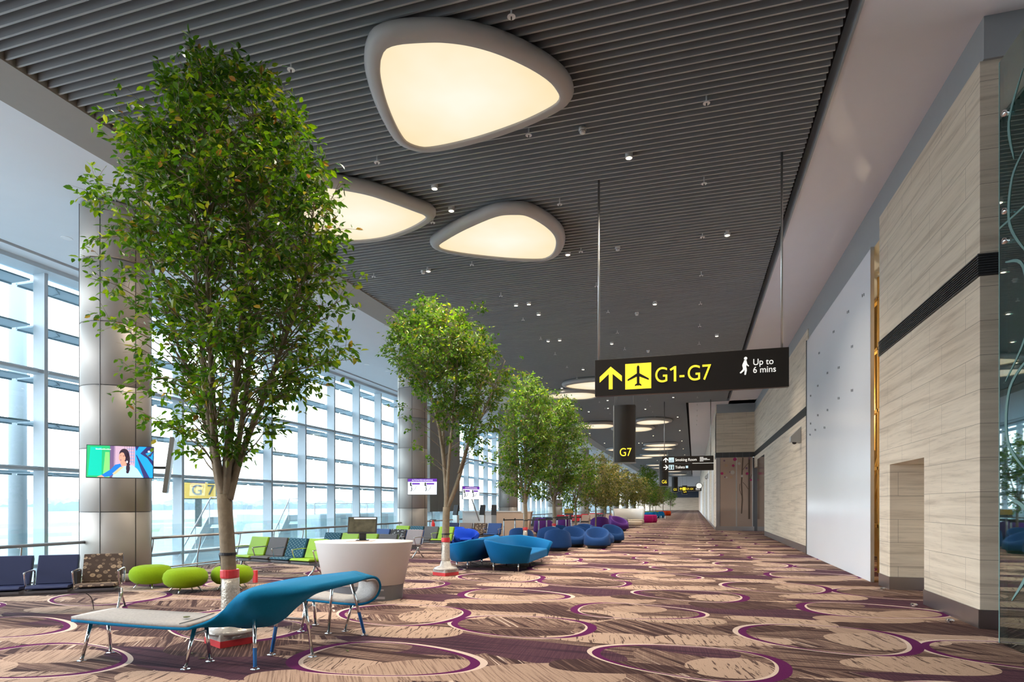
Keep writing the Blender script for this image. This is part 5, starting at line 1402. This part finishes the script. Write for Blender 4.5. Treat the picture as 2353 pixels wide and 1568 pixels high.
# boarding gate counters, queue posts, small things
t = thing('gate_counter', 'tall white and beige boarding counter by the third column', 'counter', (-9.3, 31.5, 0), math.radians(8))
b = MB(); b.prism([(-.9, 0), (.75, 0), (.95, 1.28), (-1.1, 1.28)], 'y', -.3, .5); b.build('body', 'beige', t)
b = MB(); b.prism([(-2.8, 0), (-.95, 0), (-1.12, 1.28), (-2.8, 1.28)], 'y', -.25, .5); b.build('side_cabinet', 'white', t)
b = MB(); b.box(-2.85, 1.0, -.33, .53, 1.28, 1.32); b.build('counter_top', 'white', t)
t2 = thing('gate_counter', 'low white boarding desk behind the kiosks', 'counter', (-11.2, 35.5, 0), math.radians(8))
b = MB(); b.box(-.9, 1.6, -.35, .35, 0, 1.15); b.build('body', 'white', t2, bevel=.02)
b = MB(); b.box(-.95, 1.65, -.4, .4, 1.15, 1.19); b.build('counter_top', 'alu', t2)
def kiosk(x, y, lb, rz=0):
    t = thing('boarding_kiosk', lb, 'kiosk', (x, y, 0), rz)
    b = MB(); b.box(-.12, .12, -.1, .1, 0, 1.15); b.build('body', 'alu', t)
    b = MB(); b.prism([(-.14, 1.15), (-.02, 1.12), (.12, 1.62), (.02, 1.66)], 'x', -.13, .13); b.build('head', 'dark', t, bevel=.01)
    b = MB(); b.T = Matrix.Translation((0, -.10, 1.18)) @ Matrix.Rotation(math.radians(-16), 4, 'X'); b.box(-.09, .09, -.015, -.008, .04, .40); b.build('screen', 'kscreen', t)
    return t
M['kscreen'] = emitter('kiosk screen', (0.5, 0.5, 0.25), 0.5)
k0 = kiosk(-10.3, 29.2, 'dark topped boarding kiosk with lit face, left of two'); dup(k0, (-9.75, 29.4, 0), .2, 'dark topped boarding kiosk with lit face, right of two')
dup(k0, (-11.5, 28.6, 0), -.2, 'shorter boarding kiosk below the angled screen')
def qpost(x, y, lb=None, rz=0):
    t = thing('queue_post', 'steel queue post with a black belt head in the barrier line', 'queue post', (x, y, 0), rz, 'queue posts of the boarding barrier')
    b = MB(); b.lathe([(0, 0), (.17, 0), (.17, .02), (.035, .04), (.032, .9)], 20); b.build('pole', 'chrome', t, smooth=False)
    b = MB(); b.lathe([(.036, .88), (.036, .98), (.03, 1.0), (0, 1.0)], 16); b.build('head', 'dark', t)
    return t
qp = qpost(-8.75, 27.9)
QP = [(-8.75, 27.9), (-8.4, 28.6), (-7.2, 28.6), (-6.6, 30.0), (-6.2, 31.6), (-7.6, 31.9), (-6.9, 33.6), (-6.4, 35.4), (-7.9, 35.0), (-7.6, 38.4), (-7.9, 40.2)]
for (x, y) in QP[1:]: dup(qp, (x, y, 0))
for i, (a, c) in enumerate(zip(QP, QP[1:])):
    b = MB(); d = Vector((c[0] - a[0], c[1] - a[1], 0)); l = d.length; b.box(0.04, l - .04, -.004, .004, .90, .955)
    o = b.build('barrier_belt', 'dark', None, loc=(a[0], a[1], 0)); o.rotation_euler = (0, 0, math.atan2(d.y, d.x)); tag(o, 'black retractable belt between two queue posts', 'belt', 'belts of the boarding barrier')
t = thing('notice_board', 'small yellow notice board on a stand beside the fourth trunk', 'notice', (-6.6, 33.0, 0))
b = MB(); b.box(-.22, .22, -.02, .02, .0, .02); b.tube([(0, 0, 0), (0, 0, 1.1)], .02, 8); b.build('stand', 'steel', t)
b = MB(); b.box(-.25, .25, -.02, .02, 1.1, 1.45); b.build('board', 'dark', t)
b = MB(); b.box(-.24, .24, -.024, -.02, 1.20, 1.44); b.build('notice_face', 'signyellow', t)
t = thing('fire_extinguisher', 'red fire extinguisher on a stand beside the second column', 'fire extinguisher', (-10.75, 24.1, 0))
b = MB(); b.lathe([(0, .35), (.08, .36), (.085, .42), (.085, .85), (.05, .92), (.025, .94), (.025, 1.0), (0, 1.0)], 20); b.build('cylinder', 'redext', t, smooth=True)
b = MB(); b.tube(smoothpath([(0, 0, 1.0), (-.12, 0, 1.02), (-.16, 0, .85), (-.13, 0, .6)], 4), .014, 8); b.box(-.02, .14, -.02, .02, .98, 1.03); b.build('hose', 'dark', t)
b = MB(); b.tube([(.0, .1, 0), (.0, .1, .9)], .015, 6); b.box(-.1, .1, -.1, .12, .0, .02); b.box(-.07, .07, -.08, .11, .33, .35); b.build('stand', 'steel', t)
t = thing('service_post', 'white call post with a small sign beside the third trunk', 'post', (-8.2, 29.5, 0))
b = MB(); b.box(-.03, .03, -.02, .02, 0, 1.2); b.build('pole', 'alu', t)
b = MB(); b.box(-.11, .11, -.05, .05, 1.25, 1.75); b.build('box', 'white', t)
b = MB(); b.box(-.07, .07, -.04, .04, 1.78, 2.0); b.build('head', 'redext', t)
tag(MB().box(-.035, .035, -.035, .035, 0, .26).build('red_taped_bundle', 'tape', None, loc=(-8.95, 10.85, 0)), 'small red taped bundle behind the green pouf and nearest trunk', 'bundle')

# ------------------------------------------------------------------ trees
def leafmesh(name, L_, mat, parent):
    """L_: list of (pos, dir, normal, length, width)"""
    vs = []; fs = []
    for (p, d, n_, ln, w) in L_:
        s = d.cross(n_).normalized() * w
        i = len(vs)
        dn = n_ * (-ln * .12)
        vs += [p, p + d * ln * .30 + s * .9 - n_ * w * -.25, p + d * ln * .68 + s * .75 + dn * .4 + n_ * w * .2, p + d * ln + dn, p + d * ln * .68 - s * .75 + dn * .4 + n_ * w * .2, p + d * ln * .30 - s * .9 + n_ * w * .25]
        fs += [(i, i + 1, i + 2, i + 3), (i, i + 3, i + 4, i + 5)]
    me = bpy.data.meshes.new(name); me.from_pydata([tuple(v) for v in vs], [], fs); me.materials.append(M[mat]); me.update()
    o = bpy.data.objects.new(name, me); COL.objects.link(o); o.parent = parent
    return o

def make_tree(name, label, loc, stems, profile, ncl, nlf, lsize, seed, trunk, leaf='leaf', depth=.85, planter=True, group=None, sprigs=(), twig_r=.0065):
    """stems: list of polylines (x,y,z,r).  profile: list of (z, left, right) crown extents"""
    R = random.Random(seed)
    t = thing(name, label, 'tree', loc, YAW, group)
    b = MB()
    b.tube(smoothpath([p[:3] for p in trunk], 4), [trunk[0][3] + (trunk[-1][3] - trunk[0][3]) * k / (4 * (len(trunk) - 1)) for k in range(4 * (len(trunk) - 1) + 1)], 14)
    b.build('trunk', 'bark', t, smooth=True)
    SP = []   # sample points on the stems
    b = MB()
    for st in stems:
        pp = smoothpath([p[:3] for p in st], 6); n = len(pp)
        rs = []
        for k in range(n):
            f = k / (n - 1) * (len(st) - 1); i = min(int(f), len(st) - 2); rs.append(st[i][3] + (st[i + 1][3] - st[i][3]) * (f - i))
        b.tube(pp, rs, 8)
        for k in range(n): SP.append((pp[k], rs[k]))
    zs = [p[0] for p in profile]
    def ext(z):
        if z <= zs[0]: return profile[0][1], profile[0][2]
        for (z0, l0, r0), (z1, l1, r1) in zip(profile, profile[1:]):
            if z <= z1:
                f = (z - z0) / (z1 - z0); return l0 + (l1 - l0) * f, r0 + (r1 - r0) * f
        return profile[-1][1], profile[-1][2]
    # sample cluster centres, weighted by slice width
    areas = []; wz = len(stems) > 4
    steps = 60; z0, z1 = zs[0], zs[-1]
    for k in range(steps):
        l, r = ext(z0 + (z1 - z0) * (k + .5) / steps); areas.append(max(.03, (r - l)) ** 1.6 * ((.55 + .75 * k / steps) if wz else 1))
    tot = sum(areas); leaves = []
    for c in range(ncl + len(sprigs)):
        q = R.random() * tot; k = 0
        while q > areas[k]: q -= areas[k]; k += 1
        z = z0 + (z1 - z0) * (k + R.random()) / steps
        l, r = ext(z); cx = (l + r) / 2; hw = (r - l) / 2
        a = R.random() * 2 * PI; rad = R.random() ** .42
        tgt = Vector((cx + hw * rad * math.cos(a), hw * depth * rad * math.sin(a), z))
        if c >= ncl: tgt = Vector(sprigs[c - ncl])
        best = None; bd = 1e9
        for _ in range(26):
            p, r_ = SP[R.randrange(len(SP))]
            d_ = (tgt - p).length + max(0, p.z - tgt.z + .15) * 2.2
            if d_ < bd: bd = d_; best = (p, r_)
        p, r_ = best
        v = tgt - p; ln = v.length
        m1 = p + v * .35 + Vector((0, 0, .10 * ln)) + Vector((R.uniform(-.1, .1), R.uniform(-.1, .1), 0)) * ln
        m2 = p + v * .72 + Vector((0, 0, .06 * ln)) + Vector((R.uniform(-.08, .08), R.uniform(-.08, .08), 0)) * ln
        path = smoothpath([p, m1, m2, tgt], 3); n = len(path)
        b.tube(path, [min(r_ * .5, twig_r * 1.6) * (1 - .75 * i / (n - 1)) for i in range(n)], 4, False)
        # side twigs
        vd = v.normalized() if ln > 0 else Vector((0, 0, 1))
        subs = []
        for s_ in range(4):
            q0 = path[R.randrange(n // 2, n)]
            dd = (vd * .8 + Vector((R.gauss(0, .6), R.gauss(0, .6), R.gauss(.0, .45)))).normalized() * R.uniform(.14, .34) * (lsize / .085) ** .5
            subs.append((q0, q0 + dd))
            b.tube([q0, q0 + dd * .5 + Vector((0, 0, .015)), q0 + dd], [twig_r * .45, twig_r * .35, twig_r * .2], 3, False)
        for j in range(nlf):
            if R.random() < .25: i = R.randrange(n // 2, n); q0 = path[i]; base = vd
            else:
                a0, a1 = subs[R.randrange(4)]; q0 = a0.lerp(a1, R.random() ** .7); base = (a1 - a0).normalized()
            d = (base * .6 + Vector((R.gauss(0, .6), R.gauss(0, .6), R.gauss(-.35, .45)))).normalized()
            nn = Vector((R.gauss(0, .55), R.gauss(0, .55), 1)); nn = (nn - d * nn.dot(d))
            if nn.length < 1e-3: continue
            s = lsize * R.uniform(.65, 1.2)
            q0 = q0 + Vector((R.gauss(0, .02), R.gauss(0, .02), R.gauss(0, .02)))
            leaves.append((q0 + d * s * .15, d, nn.normalized(), s, s * .29))
    b.build('branches', 'bark', t, smooth=True)
    leafmesh('foliage', leaves, leaf, t)
    tr = trunk[0][3]
    if planter:
        b = MB(); b.lathe([(tr + .012, .0), (tr + .014, .25), (tr + .010, .50), (tr + .006, .62)], 20, c=(0, 0, .16)); b.build('wrap_film', 'wrap', t, smooth=True)
        b = MB(); b.lathe([(tr + .012, .78), (tr + .015, .80), (tr + .014, .87), (tr + .010, .88)], 20, c=(trunk[1][0] * .3, 0, 0)); b.build('tape_band', 'tape', t)
        b = MB(); b.lathe([(0.0, .13), (.27, .13), (.28, .155), (.26, .18), (.14, .22), (tr + .02, .33)], 28); b.build('root_wrap', 'boxclear', t, smooth=True)
        b = MB(); b.T = Matrix.Rotation(.85, 4, 'Z'); b.box(-.21, .21, -.21, .21, .06, .15); b.build('planter_box', 'boxclear', t)
        b = MB(); b.T = Matrix.Rotation(.85, 4, 'Z'); b.box(-.215, .215, -.215, .215, 0.0, .075); b.build('tape_skirt', 'tape', t)
        b = MB(); b.lathe([(trunk[1][3] + .012, 0), (trunk[1][3] + .016, .004), (trunk[1][3] + .016, .03), (trunk[1][3] + .012, .034)], 20, c=(trunk[1][0], trunk[1][1], trunk[1][2])); b.build('strap', 'strap', t)
        b = MB(); b.tube(smoothpath([(trunk[1][0] - tr * .9, -.05, trunk[1][2] + .02), (-tr * .8, -.06, trunk[1][2] * .8), (-tr * 1.05, -.04, trunk[1][2] * .55), (-tr, -.02, .9)], 4), .006, 6); b.build('cord', 'strap', t)
    return t
S1 = 192.0
def prof1(rows, base_x, zbase_y, s):
    return [((zbase_y - y) / s, (l - base_x) / s, (r - base_x) / s) for y, l, r in rows][::-1]
P1 = prof1([(118, 425, 475), (165, 425, 560), (210, 405, 640), (260, 380, 685), (300, 310, 710), (350, 280, 725), (400, 290, 745), (460, 275, 765), (550, 285, 775), (650, 310, 755), (720, 335, 770), (800, 335, 775), (850, 330, 720), (900, 340, 690), (950, 350, 675), (1000, 380, 640), (1045, 410, 560)], 520, 1478, S1)
SG1 = [((x - 520) / S1, dy, (1478 - y) / S1) for x, y, dy in ((262, 285, 0), (285, 320, .1), (245, 300, .1), (300, 350, -.1), (330, 300, .2), (205, 400, 0), (178, 452, 0), (200, 470, .1), (240, 460, -.1), (185, 555, 0), (215, 540, .1), (235, 600, -.1), (250, 570, .1), (195, 640, 0), (230, 655, .1), (265, 650, 0), (215, 720, .1), (260, 745, 0), (290, 700, 0), (275, 880, 0), (255, 900, .1), (300, 850, -.1), (320, 950, 0), (345, 980, .1), (790, 545, 0), (770, 420, 0), (805, 640, .1), (800, 800, 0), (812, 830, -.1), (780, 750, .1), (790, 680, 0), (740, 880, .1), (625, 155, 0), (600, 175, .1), (640, 200, 0), (440, 120, 0), (455, 145, .05), (430, 160, 0))]
tr1 = [(0.0, 0, 0, .092), (-.03, 0, 1.05, .082), (-.08, .0, 1.78, .080)]
st1 = [[(-.08, 0, 1.70, .062), (-.20, .03, 2.2, .05), (-.32, .05, 3.0, .038), (-.42, .05, 4.2, .026), (-.60, .02, 5.6, .010)],
       [(-.05, 0, 1.72, .062), (-.02, -.02, 2.3, .052), (.10, -.05, 3.2, .038), (.22, -.05, 4.6, .026), (.30, 0, 6.3, .009)],
       [(-.08, 0, 1.75, .055), (-.14, -.1, 2.4, .045), (-.12, -.25, 3.6, .032), (-.15, -.3, 5.0, .022), (-.25, -.2, 6.7, .008)],
       [(-.02, 0, 1.72, .055), (.10, .1, 2.3, .042), (.40, .2, 3.2, .030), (.75, .3, 4.4, .020), (.95, .25, 5.6, .008)],
       [(-.10, 0, 1.70, .045), (-.25, .1, 2.3, .036), (-.6, .25, 3.2, .026), (-1.0, .3, 4.2, .016), (-1.2, .2, 5.2, .007)],
       [(-.06, 0, 1.75, .045), (.02, .2, 2.5, .036), (.05, .45, 3.8, .026), (-.1, .6, 5.0, .016), (.1, .5, 6.0, .007)]]
make_tree('ficus_tree', 'largest and nearest ficus tree, its wrapped trunk standing inside the winding bench', (-5.32, 6.02, 0), st1, P1, 640, 27, .092, 5, tr1, sprigs=SG1)
P2 = prof1([(690, 945, 985), (715, 905, 1060), (760, 895, 1110), (800, 880, 1145), (850, 905, 1165), (900, 945, 1175), (960, 985, 1165), (1010, 1015, 1150), (1040, 1050, 1120)], 1022, 1322, 97.8)
SG2 = [((x - 1022) / 97.8, dy, (1322 - y) / 97.8) for x, y, dy in ((925, 960, 0), (905, 930, .1), (945, 985, 0), (960, 1030, 0), (875, 815, 0), (1100, 700, 0), (1115, 705, .1), (960, 690, 0), (1190, 850, 0), (1210, 860, .1), (1175, 1000, 0), (1130, 1055, 0), (985, 1060, .1))]
tr2 = [(0, 0, 0, .088), (.0, 0, .95, .082), (.02, 0, 1.60, .085)]
st2 = [[(.02, 0, 1.55, .065), (0, 0, 2.2, .05), (-.15, .05, 3.4, .034), (-.45, .1, 4.6, .022), (-.8, .1, 5.8, .008)],
       [(.02, 0, 1.55, .060), (.25, .0, 2.1, .05), (.50, .05, 3.0, .036), (.75, .1, 4.2, .022), (1.1, .1, 5.4, .008)],
       [(.02, 0, 1.6, .045), (.08, -.1, 2.6, .036), (.2, -.2, 3.8, .026), (.3, -.2, 5.2, .014), (.2, 0, 6.2, .007)],
       [(.02, 0, 1.6, .045), (-.05, .15, 2.6, .036), (-.1, .35, 3.8, .026), (0, .5, 5.0, .014), (.1, .4, 6.0, .007)],
       [(.3, 0, 2.4, .03), (.6, -.2, 3.2, .024), (1.0, -.3, 4.0, .016), (1.4, -.2, 5.0, .007)]]
make_tree('ficus_tree', 'second ficus tree with forked trunk, on a red taped base beside the curved sofas', (-5.61, 13.3, 0), st2, P2, 460, 28, .092, 8, tr2, sprigs=SG2)
prA = [(1.9, -.25, .3), (2.4, -.8, .9), (3.2, -1.0, 1.1), (4.2, -1.1, 1.2), (5.2, -.95, 1.1), (5.9, -.6, .8), (6.3, -.25, .35)]
trA = [(0, 0, 0, .075), (.02, 0, 1.1, .068), (0, 0, 1.7, .065)]
stA = [[(0, 0, 1.65, .05), (-.15, .0, 2.5, .036), (-.3, .1, 3.8, .022), (-.5, .1, 5.4, .008)], [(0, 0, 1.65, .05), (.18, .0, 2.5, .036), (.4, -.1, 3.8, .022), (.5, -.1, 5.4, .008)],
       [(0, 0, 1.65, .045), (.0, .2, 2.6, .032), (0, .4, 4.0, .02), (0, .3, 5.8, .008)], [(0, 0, 1.65, .045), (.0, -.2, 2.6, .032), (.05, -.35, 4.0, .02), (.1, -.2, 5.6, .008)]]
make_tree('ficus_tree', 'third ficus tree, crooked stems, rising behind the steel blue tub chairs', (-5.6, 20.3, 0), stA, [(1.8, -.5, .3), (2.4, -1.0, .6), (3.4, -.95, .9), (4.4, -.8, 1.1), (5.2, -.7, 1.0), (5.7, -.5, .7), (6.05, -.2, .4)], 460, 24, .095, 21, trA, depth=1.0)
make_tree('ficus_tree', 'fourth ficus tree with a dense round topped crown left of the brown sign', (-5.6, 24.8, 0), stA, [(1.9, -.7, .5), (2.4, -1.2, 1.0), (3.2, -1.3, 1.3), (4.2, -1.3, 1.45), (5.0, -1.2, 1.4), (5.7, -.9, 1.1), (6.2, -.3, .5)], 560, 26, .10, 22, trA, depth=1.0)
stB = [[(0, 0, 1.65, .04), (-.12, .0, 2.3, .03), (-.3, .1, 3.2, .018), (-.5, .1, 4.2, .008)], [(0, 0, 1.65, .04), (.14, .0, 2.3, .03), (.35, -.1, 3.2, .018), (.5, -.1, 4.2, .008)], [(0, 0, 1.65, .035), (.0, .2, 2.4, .026), (0, .4, 3.4, .016), (0, .3, 4.4, .007)]]
trB = [(0, 0, 0, .05), (.02, 0, 1.1, .045), (0, 0, 1.7, .042)]
pB = [(1.5, -.5, .4), (2.1, -1.0, .9), (2.9, -1.15, 1.15), (3.7, -1.0, 1.1), (4.3, -.6, .7), (4.6, -.2, .3)]
tB = make_tree('ficus_tree', 'slim small tree with sparse dark leaves behind the tub chairs', (-5.6, 29.6, 0), stB, pB, 170, 20, .115, 31, trB, depth=1.0, planter=False)
tC = make_tree('ficus_tree', 'small olive gold tree above the purple chairs, its crown below the G7 pylon', (-5.6, 36.0, 0), stB, [(1.5, -.6, .5), (2.1, -1.3, 1.2), (2.9, -1.5, 1.5), (3.7, -1.3, 1.4), (4.4, -.8, .9), (4.8, -.2, .3)], 230, 22, .125, 33, trB, 'leaf2', depth=1.0, planter=False)
tD = make_tree('ficus_tree', 'distant tall bright green tree rising above its gold neighbours', (-5.6, 73.0, 0), stA, prA, 150, 20, .17, 35, trA, depth=1.0, planter=False)
FT = [(-5.6, 42.5, tC, 'olive gold tree right after the one above the purple chairs'), (-6.9, 49.3, tC, 'olive gold tree standing at the white backed round sofa'), (-5.7, 54.5, tC, None), (-5.6, 64.5, tC, None), (-5.6, 82, tD, None), (-5.6, 88, tC, None), (-5.6, 95, tC, None), (-5.6, 118, tD, None), (-3.9, 108, tB, 'lone dark tree under the G5 pylon, last of the row')]
for i, (x, y, src, lb) in enumerate(FT):
    s = dup(src, (x, y, 0), YAW + 1.3 * i)
    s['label'] = lb or 'distant indoor tree in the row receding down the concourse'
    if not lb: s['group'] = 'distant trees of the row'

# ------------------------------------------------------------------ outside
def apron():
    m, nt, p = new_mat('airfield ground')
    tc = N(nt, 'ShaderNodeTexCoord'); sp = N(nt, 'ShaderNodeSeparateXYZ'); L(nt, tc.outputs['Object'], sp.inputs[0])
    no = N(nt, 'ShaderNodeTexNoise'); no.inputs['Scale'].default_value = 0.02; L(nt, tc.outputs['Object'], no.inputs['Vector'])
    ma = N(nt, 'ShaderNodeMath', operation='MULTIPLY_ADD'); L(nt, no.outputs['Fac'], ma.inputs[0]); ma.inputs[1].default_value = 30
    L(nt, sp.outputs[0], ma.inputs[2])
    mr = N(nt, 'ShaderNodeMapRange'); mr.inputs[1].default_value = -600; mr.inputs[2].default_value = 0
    L(nt, ma.outputs[0], mr.inputs[0])
    rp = N(nt, 'ShaderNodeValToRGB'); rp.color_ramp.interpolation = 'CONSTANT'
    st = [(0, (0.20, 0.18, 0.16)), (0.40, (0.17, 0.165, 0.155)), (0.55, (0.20, 0.21, 0.215)), (0.64, (0.11, 0.15, 0.085)), (0.71, (0.19, 0.205, 0.21)), (0.78, (0.13, 0.16, 0.11)), (0.815, (0.20, 0.20, 0.195)), (0.86, (0.175, 0.19, 0.20))]
    while len(rp.color_ramp.elements) < len(st): rp.color_ramp.elements.new(0.5)
    for e, (q, c) in zip(rp.color_ramp.elements, st): e.position = q; e.color = c4(c)
    L(nt, mr.outputs[0], rp.inputs[0]); L(nt, rp.outputs[0], p.inputs['Base Color'])
    p.inputs['Roughness'].default_value = 0.95
    return m
M['apron'] = apron()
b = MB(); b.box(-1400, -17.7, -300, 1400, -5.2, -5.0)
o = b.build('airfield', 'apron'); struct(o, 'flat airfield of concrete and grass strips outside the windows')
# far tree line: lumpy
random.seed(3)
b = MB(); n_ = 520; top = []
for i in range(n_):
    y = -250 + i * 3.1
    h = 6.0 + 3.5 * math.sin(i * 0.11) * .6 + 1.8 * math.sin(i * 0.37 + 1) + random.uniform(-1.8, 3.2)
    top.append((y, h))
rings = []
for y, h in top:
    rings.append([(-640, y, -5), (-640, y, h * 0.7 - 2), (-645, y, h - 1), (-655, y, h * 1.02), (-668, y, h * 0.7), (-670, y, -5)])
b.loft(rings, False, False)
o = b.build('tree_belt', 'hazetree'); tag(o, 'line of trees painted haze blue on the far side of the airfield', 'trees', kind='stuff')
# low terminal buildings on the horizon
for i, (y, w_, h, lb) in enumerate(((260, 26, 6.4, 'small pale building on the horizon left of the first column'), (330, 60, 4.4, 'long low white shed before the distant tree line'))):
    t = thing('airfield_building', lb, 'building', (-560, y, -5))
    b = MB(); b.box(-6, 6, 0, w_, 0, h); b.build('wall', 'bridge2', t)
    b = MB(); b.box(-6.5, 6.5, -0.5, w_ + 0.5, h, h + 0.4); b.build('roof', 'bridge', t)
# pillar outside
o = MB().lathe([(0.27, -5), (0.25, 9.5)], 24).build('lamp_mast', 'tarmac', None, smooth=True, loc=(-22.3, 15.2, 0))
tag(o, 'thick grey concrete mast outside the leftmost window', 'mast')
# gate number board
t = thing('gate_board', 'yellow G7 gate board on a grey post outside the glass', 'sign', (-28, 29.1, 0), math.radians(25))
b = MB(); b.box(-1.05, 1.05, -0.12, 0.12, 1.98, 3.12); b.build('board_frame', 'signpost', t)
b = MB(); b.box(-1.0, 1.0, -0.14, -0.12, 2.04, 3.06); b.build('board_face', 'signyellow', t)
b = MB(); b.box(-0.16, 0.16, -0.1, 0.1, -5, 1.98); b.build('post', 'signpost', t)
text('G 7', 0.85, (-0.35, -0.16, 2.25), (PI / 2, 0, 0), 'signpost', t, ext=0.01)
# stair towers of the boarding bridge
def stairs(y0, lb):
    t = thing('boarding_stairs', lb, 'stairs', (-22.5, y0, 0))
    b = MB()
    b.prism([(0, -5), (4.6, -5), (4.6, 0.6), (3.6, 0.6)], 'x', -1.4, 1.4); b.build('enclosure', 'bridge', t)
    b = MB(); b.prism([(-0.5, -4.4), (3.4, 1.1), (4.8, 1.1), (4.8, 0.75), (3.6, 0.75), (-0.1, -4.5)], 'x', 1.4, 1.5); b.build('stringer', 'bridge2', t)
    b = MB(); b.tube([(1.55, -0.4, -3.4), (1.55, 3.5, 2.0), (1.55, 4.8, 2.0)], 0.03, 6)
    for k in range(5): b.tube([(1.55, 0.2 + 0.8 * k, -3.6 + 1.1 * k), (1.55, 0.2 + 0.8 * k, -2.6 + 1.1 * k)], 0.02, 5)
    b.build('handrail', 'steel', t)
    return t
stairs(19.0, 'pale blue enclosed stair flight outside, beside the nearest column')
stairs(24.6, 'pale blue enclosed stair flight outside, behind the trunk of the large tree')
t = thing('boarding_bridge', 'long pale blue boarding bridge outside with a thin roof rail', 'boarding bridge', (-24, 31, 0))
b = MB(); b.box(-3, 3, 0, 36, -2.2, 1.15); b.build('tunnel', 'bridge', t, bevel=0.1)
b = MB()
for z in (1.75,): b.tube([(2.6, 0, z), (2.6, 36, z)], 0.03, 6)
for k in range(19): b.tube([(2.6, 2 * k, 1.1), (2.6, 2 * k, 1.75)], 0.025, 6)
b.build('roof_rail', 'steel', t)
b = MB()
for k in range(4): b.box(-0.4, 0.4, 4 + 9 * k, 4.8 + 9 * k, -5, -2.2)
b.build('support', 'bridge2', t)
